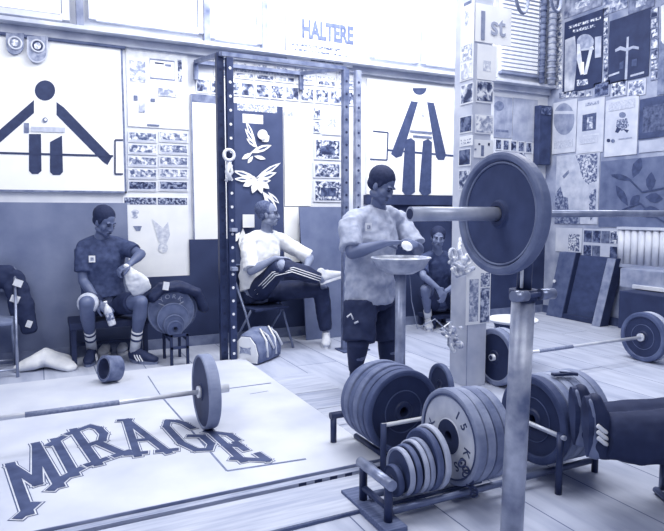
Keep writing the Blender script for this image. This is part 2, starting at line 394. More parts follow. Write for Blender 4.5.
for (u0, v0, u1, v1, t, lb) in ((6, 34, 24, 55, .55, 'small grey octagonal badge hanging leftmost under the window ledge'), (27, 37, 48, 63, .6, 'larger rounded grey badge with pale ring hanging beside the octagonal one')):
    f, N = wplane('b'); c = ((u0+u1)/2, (v0+v1)/2); r = (u1-u0)/2
    pts = [(u0, v0), (u1, v0), (u1, v1-r)]+circ((c[0], v1-r), r, 10, a0=0, a1=math.pi)+[(u0, v1-r)]
    mb = MB().prism([f(u, v, .035) for u, v in pts], N, .03, M(t, .15, 25, bump=.3))
    mb.ring(f(c[0], v0+9, .07), N, .05, .008, M(.85, .05, 9)).prism([f(u, v, .067) for u, v in circ((c[0], v0+9), 3.5)], N, .008, M(.8, .2, 40, kind='photo'))
    if u0 > 20:
        mb.prism([f(u, v, .065) for s in [0] for u, v in circ((c[0], v0+9), 5.6)], N, .003, ink)
        for s in stroke_px([(u0+.8, v0+3), (u0+.8, v1-r)]+circ((c[0], v1-r), r-.8, 10, a0=math.pi, a1=0)+[(u1-.8, v0+3)], 1.5): mb.prism([f(u, v, .065) for u, v in s], N, .004, M(.8, .05, 9))
    build(mb, 'hanging_badge', label=lb, cat='badge')
# photo strip right of it
art('notice_sheet', 'pale speckled notice sheet pinned directly right of the large lifter board', 'poster', 'b', (127, 47, 188, 128), M(.93, .05, 22),
    [('st', (.37, .15, .78, .4), M(.5, .1, 9)), ('st', (.38, .17, .77, .38), M(.98, .01, 9)), ('st', (.45, .19, .6, .21), ink), ('st', (.62, .2, .72, .23), ink2), ('st', (.83, .13, .9, .4), pho[2]), ('st', (.05, .2, .3, .45), phol[1]), ('st', (.1, .62, .16, .68), ink2), ('st', (.37, .64, .44, .68), ink2),
     ('st', (.18, .7, .27, .82), phol[0]), ('st', (.3, .96, .5, .98), ink2), ('st', (.5, .5, .8, .6), phol[1])])
for r_ in range(5):
    for c_ in range(2):
        u0 = 128+c_*31; v0 = 132+r_*12.2
        art('snapshot', '%s group snapshot from the top in the %s column beside the large lifter board' % (ORD[r_], ('left', 'right')[c_]), 'photograph', 'b', (u0, v0, u0+29, v0+10.6), M(.9, .05, 9),
            [('st', (.04, .1, .96, .85), M(.62 if r_ < 4 else .3, .33, 26+r_, kind='photo')), ('st', (.04, .78, .96, .92), faint)], group='snapshots in two columns beside the large lifter board')
art('eagle_poster', 'tall white poster with faint eagle drawing below rows of snapshots', 'poster', 'b', (124, 196, 189, 282), M(.95, .02, 5),
    [('st', (.02, .02, .5, .1), M(.4, .35, 40, kind='photo')), ('st', (.52, .02, .98, .1), M(.4, .35, 40, kind='photo')), ('px', circ((135, 214), 4.5), phol[1]), ('px', [(133, 226), (142, 226), (140, 231), (136, 231)], ink2),
     ('px', [(152, 219), (163, 228), (168, 222), (170, 235), (164, 250), (158, 240)], M(.82, .08, 30)), ('px', circ((163, 248), 5), M(.85, .1, 40)), ('st', (.45, .94, .85, .98), M(.6, .1, 9))], border=None)
art('wall_sheet', 'plain tall white wall panel with dark top strip, left of the power rack', 'panel', 'b', (191.5, 95, 216, 241), white, [('st', (.0, .0, 1, .055), M(.45, .15, 12)), ('st', (0, 0, .06, 1), M(.5, .1, 8))], .02)
# top strip of cuttings behind the rack
for k in range(7):
    u0 = 214+k*20.5; v0 = 60+k*1.9
    art('press_cutting', '%s newspaper cutting from the left in the row just under the window ledge' % ORD[k], 'cutting', 'b', (u0, v0, u0+19, v0+17), M(.93, .03, 8),
        [('st', (.05, .1, .6, .3), M(.75, .22, 50, kind='photo')), ('st', (.05, .45, .95, .6), M(.8, .2, 60, kind='photo')), ('st', (.1, .7, .95, .92), pho[k % 3])], group='press cuttings under the ledge')
for k in range(11):
    u0 = 196+k*14.9; v0 = 79+k*1.3
    art('snapshot', '%s small snapshot from the left in the row above the dark bird banner' % ORD[k], 'photograph', 'b', (u0, v0, u0+13.6, v0+14), M(.9, .05, 9),
        [('st', (.06, .06, .94, .9), pho[k % 3])], group='snapshots above the bird banner')
# dark banner with white birds
BW = white
banner = [('st', (.10, .0, .88, .035), M(.75, .24, 60, kind='photo')), ('st', (.2, .05, .6, .095), M(.93, .03, 9))]
def leaf(u, v, a, L, w_): return [(u+L*math.cos(a)*s+w_*t*math.sin(a), v+L*math.sin(a)*s-w_*t*math.cos(a)) for s, t in ((0, 0), (.3, .8), (.6, 1), (.85, .5), (1, 0), (.85, -.5), (.6, -1), (.3, -.8))]
DK = M(.3, .05, 9)
for (u, v, a, L, w_) in ((256, 146, -1.95, 28, 2.2), (257, 147, -2.15, 22, 2.4), (258, 148, -2.45, 15, 2.2), (250, 153, -.35, 23, 3.2), (252, 153, 2.6, 12, 2.4), (253, 156, 2.2, 9, 1.8), (254, 156, .25, 12, 2), (262, 134, .9, 10, 4.5),
                         (256, 178, -.55, 29, 2.6), (256, 180, -.35, 22, 3), (256, 182, -.1, 15, 2.6), (256, 178, 3.45, 24, 2.8), (254, 180, 3.2, 20, 2.6), (254, 181, 2.7, 12, 3), (257, 180, 1.9, 14, 3.4), (258, 180, 1.3, 14, 3.2), (260, 181, .7, 12, 3), (254, 176, 1.57, 10, 3.6),
                         (262, 191, .9, 24, 3.4), (264, 196, 1.1, 20, 2.6), (268, 192, .8, 16, 2), (243, 228, 1.6, 26, 4), (240, 232, 2.2, 14, 3)):
    banner.append(('px', leaf(u, v, a, L, w_), BW))
    if L > 14: banner.append(('px', leaf(u+L*.35*math.cos(a), v+L*.35*math.sin(a), a, L*.5, w_*.35), DK))
banner.append(('px', circ((262.5, 134.5), 5), BW))
art('bird_banner', 'tall dark banner with white bird drawings hanging behind the power rack', 'banner', 'b', (233, 105, 283, 300), M(.22, .05, 4), banner, .012, base=.032)
art('wall_sheet', 'plain tall white wall panel between the bird banner and the snapshot strip', 'panel', 'b', (284, 112, 310, 206), white, [('st', (0, 0, .45, .05), phol[1])], .02)
art('wall_sheet', 'lower white wall panel right of the white shirted man', 'panel', 'b', (283.5, 207, 299, 262), white, (), .02, base=.032)
SN = [(313, 107, 320.5, 119, 0), (313, 121, 320.5, 133, 1), (322, 106, 341, 135, 3), (314, 139, 341, 160, 2), (313, 163, 341, 178, 1), (313, 180, 343, 202, 2)]
for i, (a, b, c, d, k) in enumerate(SN):
    lb = ['narrow dark snapshot at the top left of the strip right of the white panel', 'narrow dark snapshot directly below the topmost narrow one beside the white panel', 'framed pale sketch on the snapshot strip inside the right rack upright', 'wide sheet of small group photos below the framed pale sketch', 'curled pale print below the sheet of group photos', 'lowest crumpled print on the strip, above the leaning grey panel'][i]
    art('wall_print', lb, 'print', 'b', (a, b, c, d), M(.88, .05, 9), [('st', (.07, .07, .93, .93), [pho[0], pho[1], pho[2], M(.93, .04, 30)][k]), ('st', (.25, .35, .75, .75), [pho[1], pho[2], phod[0], M(.8, .15, 40, kind='photo')][k])])
# HALTER sign up high
f, N = wplane('b')
art('hall_sign', 'white sign high on the back wall with pale letters HALTERE', 'sign', 'b', (286, 6, 352, 64), M(.97, .02, 5), [('st', (.05, .70, .8, .75), M(.5, .4, 60, kind='photo')), ('st', (.1, .79, .95, .83), M(.5, .4, 60, kind='photo')), ('st', (.35, .88, .85, .97), M(.4, .35, 50, kind='photo'))],
    .02, base=.06, texts=[('HALTERE', 328, 33, .25, M(.36, .08, 12))])
# right pictogram
ink3 = M(.22, .05, 18)
P2 = [('px', circ((419.5, 88), 7, 16, a0=0, a1=math.pi), ink3),
      ('px', [(411, 101), (418, 102), (402, 156), (396, 158), (391, 154)], ink3), ('px', [(427, 102), (434, 103), (446, 155), (444, 160), (438, 160), (436, 157)], ink3),
      ('px', [(405, 140), (411, 138), (415, 141), (415, 192), (411, 195), (405, 195), (402, 191)], ink3), ('px', [(423, 141), (428, 139), (432, 142), (431, 193), (427, 196), (422, 195), (419, 191)], ink3)]
P2 += [('px', s, ink3) for s in stroke_px([(388, 150), (456, 156)], 1.8)]
P2 += [('px', s, ink3) for s in stroke_px([(373, 131), (388, 132.5), (387, 160), (370, 159)], 1.3)]
P2 += [('px', [(454, 138), (457, 138), (458, 172), (455, 172)], ink3)]
P2 += [('px', s, ink3) for s in stroke_px([(463, 137), (457, 137), (457, 190), (463, 190)], 1.5)]
P2 += [('px', s, ink2) for s in stroke_px([(410, 131), (432, 133)], 2)]+[('px', s, ink2) for s in stroke_px([(413, 136), (432, 137.5)], 2)]+[('px', circ((423, 114), 1.8), faint)]
art('pictogram_board', 'white board with long-legged lifter pictogram behind the standing man', 'sign', 'b', (366, 84, 466, 195), white, P2, .03)
mb = MB().bb(P(366, 200, YB-.06).x, P(466, 200, YB-.06).x, YB-.07, YB, 1.44, 1.55, M(.12, .05, 6)); build(mb, 'wall_rail', label='dark wooden rail running under the lifter board behind the standing man', cat='rail')
art('cloud_poster', 'grey poster with a dark round spot on the back wall beside the column', 'poster', 'b', (494, 97, 512, 138), M(.62, .12, 7), [('px', circ((499, 106), 5), ink2), ('st', (.1, .8, .8, .86), ink2)], base=.004)
art('paper_sheet', 'blank grey paper sheet between the round spot poster and the dark corner box', 'poster', 'b', (512.5, 99, 537, 142), M(.68, .1, 5), (), base=.004)
art('pale_sheet', 'long pale sheet below the grey posters left of the corner', 'poster', 'b', (494, 145, 538, 200), M(.84, .06, 5), ())
for k in range(6):
    u0 = 495+k*7.6; art('snapshot', '%s tiny dark portrait from the left in the row right of the column' % ORD[k], 'photograph', 'b', (u0, 139+k*.8, u0+6.2, 150+k*.8), M(.85, .05, 9), [('st', (.1, .08, .9, .9), M(.3, .3, 30+k, kind='photo'))], group='portrait snapshots right of the column', base=.014)
art('snapshot', 'single dark snapshot below the row of portraits right of the column', 'photograph', 'b', (518, 152.5, 525, 160), M(.8, .05, 9), [('st', (.05, .05, .95, .9), pho[1])], base=.014)
mb = MB(); a = P(538, 105, YB-.1); b = P(548, 165, YB-.1); mb.bb(a.x+.02, b.x+.02, YB-.12, YB-.02, b.z, a.z, M(.14, .07, 8)); mb.bb(a.x+.04, b.x, YB-.13, YB-.12, a.z-.12, a.z-.02, M(.3, .2, 20, kind='photo'))
build(mb, 'corner_box', label='dark narrow box hanging in the room corner under the pipes', cat='box', bevel=.006)
for (x, r, t, lb) in ((5.86, .035, .45, 'ribbed grey pipe left of the pair in the room corner'), (6.02, .05, .7, 'thicker pale pipe right of the pair in the room corner')):
    mb = MB().cyl((x, YB-.18, 3.0), (x, YB-.18, 4.45), r, M(t, .15, 12))
    for k in range(18): mb.cyl((x, YB-.18, 3.05+k*.075), (x, YB-.18, 3.075+k*.075), r*1.18, M(t-.15, .2, 15))
    build(mb, 'corner_pipe', label=lb, cat='pipe')

# ---------------------------------------------------------------- right wall
dk = M(.10, .05, 6)
R1 = [('px', [(565, 40), (575, 36), (577, 60), (574, 90), (564.5, 92)], M(.66, .2, 5)), ('px', circ((585.5, 42), 8.5, 20, 8), M(.62, .14, 12)), ('px', [(577, 44), (580, 44), (583.5, 74), (580.5, 75), (577, 60)], M(.85, .08, 12)), ('px', [(590, 47), (593.5, 46), (587, 74), (583.5, 75)], M(.85, .08, 12)),
      ('px', [(581, 62), (584, 62), (584, 74), (581, 74)], white), ('px', [(580, 49), (594, 47.5), (594, 49.5), (580, 51)], M(.75, .1, 9)),
      ('px', [(569, 26), (601, 16.5), (601, 19), (569, 29)], M(.55, .4, 40, kind='photo')), ('px', [(573, 30), (595, 24), (595, 27), (573, 33)], M(.55, .4, 40, kind='photo')), ('px', [(595, 37), (601.5, 36), (601, 57), (595, 58)], M(.72, .08, 9)), ('px', [(577, 80), (588, 79), (588, 85), (577, 86)], M(.6, .3, 40, kind='photo'))]
art('trophy_poster', 'dark poster with a pale trophy shape, high on the right wall near corner', 'poster', 'r', (564, 16, 603, 90), dk, R1)
art('cross_poster', 'dark navy poster with thin pale cross shape, high on the right wall', 'poster', 'r', (609, 15, 650, 80), dk,
    [('su', [(.45, .33), (.5, .33), (.5, .98), (.44, .98)], M(.7, .1, 9)), ('su', [(.17, .47), (.3, .44), (.46, .5), (.62, .49), (.75, .53), (.75, .57), (.6, .53), (.46, .55), (.3, .5), (.18, .51)], M(.65, .1, 9)), ('su', [(.03, .85), (.3, .83), (.3, .86), (.03, .88)], M(.7, .1, 9)), ('su', [(.58, .93), (.9, .92), (.9, .95), (.58, .96)], M(.7, .1, 9)),
     ('su', [(.3, .7), (.4, .68), (.4, .8), (.3, .8)], M(.22, .08, 20)), ('su', [(.6, .7), (.72, .7), (.72, .82), (.6, .8)], M(.22, .08, 20))])
for k in range(8): art('snapshot', '%s tiny print from the top between the trophy poster and the cross poster' % ORD[k], 'photograph', 'r', (603.8, 8+k*9.4, 608.6, 16.5+k*9.4), M(.6, .1, 9), [('st', (.1, .08, .9, .92), pho[k % 3])], group='vertical strip of prints between the two dark posters')
for k in range(7): art('snapshot', '%s tiny print from the top in the strip right of the cross poster' % ORD[k], 'photograph', 'r', (651, 8+k*10.4, 658.5, 17.6+k*10.4), M(.5, .1, 9), [('st', (.1, .08, .9, .92), pho[k % 3])], group='vertical strip of prints right of the cross poster')
for k in range(9): art('snapshot', '%s tiny print from the top in the strip along the room corner' % ORD[k], 'photograph', 'r', (556, 14+k*8.4, 562.5, 21.6+k*8.4), M(.8, .1, 9), [('st', (.1, .08, .9, .92), M(.65, .35, 25, kind='photo'))], group='vertical strip of prints along the corner')
for k, (a, b, m) in enumerate(((565, 602, M(.5, .25, 10)), (604, 628, M(.6, .25, 14, kind='photo')), (629, 655, M(.4, .2, 12)))):
    art('wall_print', ['pale wrinkled sheet above the trophy poster', 'speckled print above the gap between the two dark posters', 'grey sheet above the cross poster'][k], 'print', 'r', (a, -12, b, 12-k*.8), m, [('st', (.3, .5, .7, .8), M(.7, .2, 20, kind='photo'))], base=.004)
art('wall_pennant', 'large sheet with long white pennant shape at the far right of the wall', 'poster', 'r', (659.5, 0, 690, 92), M(.42, .15, 8), [('su', [(0, .02), (.2, 0), (.15, .45), (.06, .4)], M(.9, .05, 9))])
for k, (a, b, c, d) in enumerate(((594, 82, 610, 97), (611, 81, 627, 96.5), (628, 80, 646, 96))):
    art('wall_print', ['darkest of the three small prints in a row below the cross poster', 'middle one of the three small prints in a row below the cross poster', 'palest, rightmost of the three small prints below the cross poster'][k], 'print', 'r', (a, b, c, d), M(.6+.1*k, .05, 9), [('st', (.08, .08, .92, .92), [phod[1], pho[1], M(.7, .3, 22, kind='photo')][k])])
for k in range(5): art('snapshot', '%s tiny dim print from the left directly below the trophy poster' % ORD[k], 'photograph', 'r', (559+k*6.8, 92-k*.4, 565+k*6.8, 98-k*.4), M(.7, .1, 9), [('st', (.1, .1, .9, .9), pho[k % 3])], group='row of prints below the trophy poster')
pm = M(.80, .05, 6)
art('globe_poster', 'pale poster with a large grey oval, next to the room corner', 'poster', 'r', (553, 101, 576.5, 153), pm, [('px', circ((564, 119), 10.5, 24, 16), M(.55, .1, 9)), ('px', [(554, 111), (574.5, 111), (574, 114), (554, 114)], M(.78, .05, 9)), ('st', (.1, .75, .9, .9), M(.75, .08, 50))])
art('portrait_poster', 'pale poster with small dark portrait in its middle', 'poster', 'r', (577.5, 99, 604, 153), pm, [('st', (.2, .27, .72, .58), M(.25, .12, 20)), ('st', (.38, .33, .6, .55), M(.6, .25, 26, kind='photo')), ('st', (.2, .65, .85, .68), faint), ('st', (.3, .06, .8, .12), M(.65, .15, 60, kind='photo')), ('st', (.15, .72, .8, .82), M(.76, .06, 60))])
art('figure_poster', 'pale poster with small dark jumbled figure and short caption', 'poster', 'r', (605.5, 98, 638, 155.5), pm, [('px', circ((622.5, 115), 3.6, 12, 3), ink2), ('px', [(617, 120), (627, 118), (629, 126), (622, 131), (616, 127)], M(.45, .3, 60, kind='photo')), ('px', [(617, 127), (621, 129), (618, 133), (615, 132)], ink), ('px', [(623, 129), (629, 130), (627, 133)], ink), ('px', circ((608.5, 140.5), 1.8), ink), ('px', circ((613, 141), 2, 12), ink2), ('st', (.45, .7, .85, .72), M(.6, .1, 30)), ('st', (.1, .05, .9, .2), M(.75, .08, 60))])
art('dark_print', 'dark blurry picture at right of the pale poster with the jumbled figure', 'poster', 'r', (639.5, 96, 680, 137), M(.18, .08, 8), [('st', (.1, .2, .75, .85), M(.25, .15, 22))])
art('pale_strip', 'blank pale strip below the dark blurry picture', 'poster', 'r', (639.5, 139, 680, 151), M(.72, .05, 6))
MP = [('su', [(.0, .55), (.12, .45), (.2, .6), (.3, .62), (.34, .78), (.5, .85), (.6, .8), (.62, 1), (0, 1)], M(.42, .2, 26, kind='photo')), ('su', [(.45, .02), (.95, .02), (.95, .4), (.75, .45), (.6, .3), (.55, .15)], M(.55, .3, 34, kind='photo')), ('su', [(.8, .55), (.95, .5), (.95, .85), (.85, .95), (.8, .7)], M(.5, .25, 34, kind='photo')), ('su', [(.16, .3), (.3, .22), (.32, .26), (.2, .34)], ink2)]
art('relief_map', 'pale wrinkled map-like poster with dark patches near the corner', 'poster', 'r', (556, 154, 599, 224), M(.74, .08, 8), MP)
def leaf(u, v, a, L, w_): return [(u+L*math.cos(a)*s+w_*t*math.sin(a), v+L*math.sin(a)*s-w_*t*math.cos(a)) for s, t in ((0, 0), (.3, .8), (.6, 1), (.85, .5), (1, 0), (.85, -.5), (.6, -1), (.3, -.8))]
LF = M(.2, .07, 16); FL = [('px', leaf(633, 178, -1.2, 22, 5), LF), ('px', leaf(650, 192, -1.5, 20, 5), LF), ('px', leaf(632, 180, -2.9, 22, 3), LF), ('px', leaf(628, 206, -2.1, 24, 4), LF), ('px', leaf(630, 205, -.8, 14, 4), LF), ('px', leaf(645, 197, .1, 18, 5), LF), ('px', leaf(640, 214, -.2, 20, 6), LF)]
FL += [('px', s, LF) for s in stroke_px([(612, 176), (630, 180), (642, 192), (664, 188)], 1.6)]+[('px', s, LF) for s in stroke_px([(622, 210), (640, 203), (652, 215), (664, 222)], 1.6)]
art('floral_panel', 'large slate panel with dark leaf pattern behind the loaded barbell shaft', 'poster', 'r', (600, 157, 700, 228), M(.38, .06, 7), FL)
art('note_sheet', 'white note sheet with scribbled figure, left of the contact sheet', 'poster', 'r', (556, 228, 582, 252), M(.80, .04, 6), [('st', (.5, .25, .92, .95), M(.55, .35, 40, kind='photo'))])
cs = [('st', (.03+.25*i, .06+.5*j, .26+.25*i, .46+.5*j), [phod[0], phod[1], M(.3, .2, 18), pho[1]][(i+j) % 4]) for i in range(4) for j in range(2) if (i, j) != (2, 1)]
art('contact_sheet', 'pale sheet mounted with dark photos in two rows near the leaning cushions', 'poster', 'r', (583, 229, 619, 259), M(.76, .04, 6), cs)
# ribbed radiator
rad = thing('radiator', 'white ribbed radiator on the right wall beside the contact sheet', 'radiator', (XR-.1, 4.6, .95))
y0 = Sx(619, 245, XR-.05).y; zt = Sx(640, 229, XR-.05).z; zb = Sx(640, 266, XR-.05).z
k = 0; y = y0
while y > 3.2:
    mb = MB(); mb.loft([((XR-.06, y-.035, zb), .042, .028), ((XR-.06, y-.035, zt), .042, .028)], M(.84, .04, 6), side=(0, 1, 0), n=10, round_=False); build(mb, 'radiator_fin', rad); y -= .088
mb = MB().bb(XR-.10, XR-.005, 3.2, y0, zt-.01, zt+.02, M(.80, .04, 6)).bb(XR-.09, XR-.005, 3.2, y0, zb-.03, zb+.01, M(.6, .04, 6)); build(mb, 'header', rad)
mb = MB().bb(XR-.30, XR, 3.0, Sx(620, 275, XR-.3).y, Sx(640, 289, XR-.3).z, Sx(640, 270, XR-.3).z, M(.60, .08, 8)); mb.bb(XR-.33, XR-.30, 3.0, Sx(620, 275, XR-.3).y-.18, Sx(640, 289, XR-.3).z, Sx(640, 285, XR-.3).z, M(.85, .05, 8))
zz = Sx(640, 289, XR-.3).z
build(mb, 'low_shelf', label='grey low box shelf with pale lower lip below the radiator', cat='shelf', bevel=.004)
mb = MB().bb(XR-.55, XR-.03, 2.6, Sx(622, 300, XR-.5).y, .1, zz-.01, M(.08, .04, 6)).bb(XR-.50, XR-.03, 2.65, Sx(622, 300, XR-.5).y-.05, 0, .1, M(.04, .02, 6)); build(mb, 'storage_bench', label='long dark bench along the right wall under the grey shelf', cat='bench', bevel=.008)

# leaning bench boards
def slab(p_bl, p_br, p_tl, p_tr, th, ms, me_, name, label):
    n = (p_br-p_bl).cross(p_tl-p_bl).normalized(); 
    if n.dot(V((0, 0, CH))-p_bl) < 0: n = -n
    mb = MB(); q = [p_bl, p_br, p_tr, p_tl]; mb.prism(q, -n, th, ms)
    s = .02; X = (p_br-p_bl).normalized()*.035
    mb.prism([p_bl+n*.001, p_bl+X+n*.001, p_tl+X+n*.001, p_tl+n*.001], n, .004, me_)
    return build(mb, name, label=label, cat='board', bevel=.006)
def lean_board(u0, u1, vb, ut0, ut1, vt, dy, t, te, label, th=.11):
    bl = G(u0, vb); br = G(u1, vb+ (u1-u0)*.12)
    ytop = bl.y+dy
    # plane leaning towards the right wall
    tl = Sx(ut0, vt, bl.x+.22); tr = Sx(ut1, vt, br.x+.22)
    tr.z = tl.z = max(tl.z, tr.z)
    d = (br-bl).normalized(); n = d.cross((tl-bl).normalized()).normalized()
    if n.dot(V((0, 0, CH))-bl) < 0: n = -n
    o = thing('padded_board', label, 'board', bl)
    mb = MB().prism([bl, br, tr, tl], -n, th, M(t, .06, 10, bump=.2)); build(mb, 'pad', o, bevel=.008)
    mb = MB(); e = d*.045
    mb.prism([br+d*.002-e, br+d*.002, tr+d*.002, tr+d*.002-e], n, .02, M(te, .08, 14)); build(mb, 'edge_strip', o)
ub = thing('upturned_bench', 'dark wooden bench tipped on end against the right wall near the corner', 'bench', (6.0, 5.6, 0))
def leanbox(x0, x1, y0, y1, h, m, name, shx=.07, shy=-.13, z0=0):
    vs = []
    for z in (0, 1):
        for x, y in ((x0, y0), (x1, y0), (x1, y1), (x0, y1)): vs.append((min(x+shx*z, XR-.012), y+shy*z, z0+h*z))
    return build(MB().add(vs, [(3, 2, 1, 0), (4, 5, 6, 7), (0, 1, 5, 4), (1, 2, 6, 5), (2, 3, 7, 6), (3, 0, 4, 7)], m), name, ub, bevel=.006)
ya = Sx(546, 311, 5.98).y; yb = Sx(561, 316, 5.98).y; yc = Sx(592, 321, 5.93).y; yd = Sx(600, 325, 5.93).y; hb_ = Sx(565, 252, 6.05).z
leanbox(5.98, 6.08, yb, min(ya, 5.98), hb_, M(.32, .06, 10, bump=.1), 'seat_board'); leanbox(5.995, 6.07, yb-.004, yb-.001, hb_, M(.08, .03, 9), 'edge_strip')
leanbox(5.93, 6.07, yd, yc, hb_-.03, M(.10, .04, 9), 'side_board'); leanbox(5.92, 5.93, yd, yc, hb_-.03, M(.55, .08, 14), 'front_edge')
leanbox(6.06, 6.08, yc, yb, hb_-.03, M(.2, .05, 9, kind='grain'), 'back_panel'); leanbox(6.0, 6.06, yc, yb, .06, M(.08, .04, 9), 'cross_board', 0, 0)
build(MB().cyl((5.985, (ya+yb)/2, hb_*.55), (5.97, (ya+yb)/2, hb_*.55), .02, M(.9, .03, 9)), 'bolt', ub)
# white pole
p0 = G(546, 311); p1 = P(551.5, 127, p0.y+.06)
mb = MB().cyl(p0, p1, .013, M(.85, .08, 9)); 
for t in (.3, .62, .85): q = p0.lerp(p1, t); mb.cyl(q-V((0, 0, .03)), q+V((0, 0, .03)), .022, M(.5, .1, 9))
mb.ell(p1, (.03, .03, .03), M(.7, .1, 9)); build(mb, 'white_pole', label='tall thin white pole standing in the corner by the leaning boards', cat='pole')

# ---------------------------------------------------------------- free standing column
CF = 3.62; cx0 = P(467, 350, CF); cx1 = V((cx0.x+.185, CF, 0))
col = thing('column', 'square pale post from floor to ceiling covered with pinned photographs', 'column', ((cx0.x+cx1.x)/2, 3.76, 0))
ccx = (cx0.x+cx1.x)/2; cw = .215
mb = MB().bb(cx0.x, cx1.x, CF, CF+cw, 0, 4.5, M(.80, .06, 5)); mb.bb(cx0.x-.004, cx0.x+.004, CF-.004, CF+.004, 0, .75, M(.62, .1, 8))
build(mb, 'shaft', col, bevel=.004)
tag(col, kind=None)
def cart(name, label, cat, rect, m, polys=(), th=.004, group=None, texts=()):
    u0, v0, u1, v1 = rect; um = (u0+u1)/2; vm = (v0+v1)/2; off = CF-.001
    side = um < 474 and v0 < 200
    h_ = (lambda u, v: Sx(u, v, cx0.x-.001)) if side else (lambda u, v: P(u, v, off))
    a = h_(u0, vm); b = h_(u1, vm); zt = h_(um, v0).z; zb = h_(um, v1).z; N = V((-1, 0, 0)) if side else V((0, -1, 0))
    q = [V((a.x, a.y, zt)), V((b.x, b.y, zt)), V((b.x, b.y, zb)), V((a.x, a.y, zb))]; mb = MB().prism(q, N, th, m)
    for i, ((s0, t0, s1, t1), pm_) in enumerate(polys):
        g = lambda s, t: q[0]+(q[1]-q[0])*s+(q[3]-q[0])*t+N*(th+.0005*i)
        mb.prism([g(s0, t0), g(s1, t0), g(s1, t1), g(s0, t1)], N, .001, pm_)
    for (t, u, v, size, tm) in texts: mb.text(t, size, P(u, v, off-th-.003), (1, 0, 0), (0, 0, 1), tm, .002)
    return build(mb, name, label=label, cat=cat, group=group)
cart('first_place_card', 'white card with pale text 1st high on the column', 'sign', (475, 6, 511, 44), M(.97, .02, 5), texts=[('1', 483, 27, .29, M(.55, .06, 20)), ('st', 498, 27, .20, M(.68, .05, 20))])
cart('column_sheet', 'plain white sheet with faint sketch under the 1st card on the column', 'poster', (477, 45, 496, 80), M(.95, .03, 6), [((.3, .45, .7, .75), M(.85, .1, 40, kind='photo'))])
cart('column_photo_strip', 'faint strip of tiny photos at left of the 1st card on the column', 'photograph', (461, 2, 474, 80), M(.93, .03, 6), [((.2, 0, .8, .04), ink2), ((.3, .1, .6, .3), M(.8, .15, 40, kind='photo')), ((.1, .55, .9, .75), M(.78, .2, 40, kind='photo')), ((.1, .78, .9, .98), M(.85, .12, 30, kind='photo'))])
CP = [(461, 84, 473.5, 104, pho[0], 'dark photo at the upper left of the column, above two others'), (476, 81, 493, 103, pho[1], 'busy photo at the upper right of the column under the faint sketch'), (460, 116, 472.5, 133, phod[1], 'dark photo on the left of the column level with the grey round spot poster'), (475, 115, 493, 134, M(.75, .22, 26, kind='photo'), 'pale photo on the right of the column level with the grey round spot poster'),
      (459, 149, 471, 166, phod[0], 'dark photo at left edge of the column above the big bumper plate'), (459, 170, 470, 190, M(.5, .35, 26, kind='photo'), 'lowest upper photo at left edge of the column touching the plate outline')]
for a, b, c, d, m, lb in CP: cart('column_photo', lb, 'photograph', (a, b, c, d), M(.9, .04, 8), [((.05, .04, .95, .92), m)])
cart('column_notice', 'small white card with sprinkled dark marks above the big bumper plate', 'poster', (474, 140, 493, 158), M(.93, .03, 6), [((.35, .3, .5, .9), ink2), ((.2, .2, .3, .3), ink), ((.7, .15, .8, .3), ink), ((0, .5, .1, .6), ink2)])
cart('caption_strip', 'narrow strip of pale writing on the left of the column above the round marks', 'poster', (460, 136, 473, 146), M(.92, .03, 6), [((.1, .3, .9, .45), M(.7, .3, 80, kind='photo')), ((.1, .6, .9, .75), M(.7, .3, 80, kind='photo'))])
cart('column_poster', 'white poster with grey picture on lower column, under the big bumper plate', 'poster', (466, 262, 490, 324), M(.97, .02, 6), [((.12, .27, .5, .95), M(.68, .18, 30, kind='photo')), ((.58, .18, .96, .4), M(.6, .3, 50, kind='photo')), ((.58, .42, .96, .98), M(.5, .3, 30, kind='photo'))])
# hanging pale bundle and tape knot
def lumps(seed, c, n, spread, r0, r1, m, mb=None):
    rnd = random.Random(seed); mb = mb or MB()
    for i in range(n):
        p = V(c)+V((rnd.uniform(-1, 1)*spread[0], rnd.uniform(-1, 1)*spread[1], rnd.uniform(-1, 1)*spread[2])); r = rnd.uniform(r0, r1)
        mb.ell(p, (r, r*rnd.uniform(.5, .9), r*rnd.uniform(.5, 1)), m, Matrix.Rotation(rnd.uniform(0, 3), 3, V((rnd.random(), rnd.random(), 1))), 10, 7)
    return mb
c = P(460, 266, CF-.06); bm_ = M(.82, .16, 30, bump=.3, kind='photo')
mb = MB().ring(P(452.5, 254, CF-.09), (.5, -1, .1), .036, .013, bm_, sq=1.2)
mb.tube([P(461, 238, CF-.02), P(459, 250, CF-.05), P(463, 262, CF-.09), P(459, 274, CF-.06)], .02, bm_, 8)
mb.tube([P(448, 262, CF-.08), P(455, 264, CF-.1), P(463, 268, CF-.1), P(471, 262, CF-.08), P(466, 254, CF-.08)], .014, bm_, 8)
mb.tube([P(452, 268, CF-.08), P(457, 276, CF-.08), P(466, 272, CF-.08), P(474, 268, CF-.05)], .018, bm_, 8)
lumps(3, c, 7, (.06, .03, .06), .02, .035, bm_, mb)
build(mb, 'hanging_tape_bundle', label='tangled pale tape bundle with dark eyelet hanging on the column below the barbell', cat='bundle', fuse=.006, smooth=2)
mb = lumps(5, P(452, 338, CF-.05), 10, (.07, .04, .09), .02, .038, M(.78, .2, 30, bump=.3, kind='photo')); mb.tube([P(441, 330, CF-.06), P(450, 322, CF-.04), P(449, 345, CF-.06), P(455, 352, CF-.05)], .015, M(.85, .1, 30), 8)
build(mb, 'tied_rag', label='knotted pale rag tied low on the left side of the column', cat='rag', fuse=.006, smooth=2)

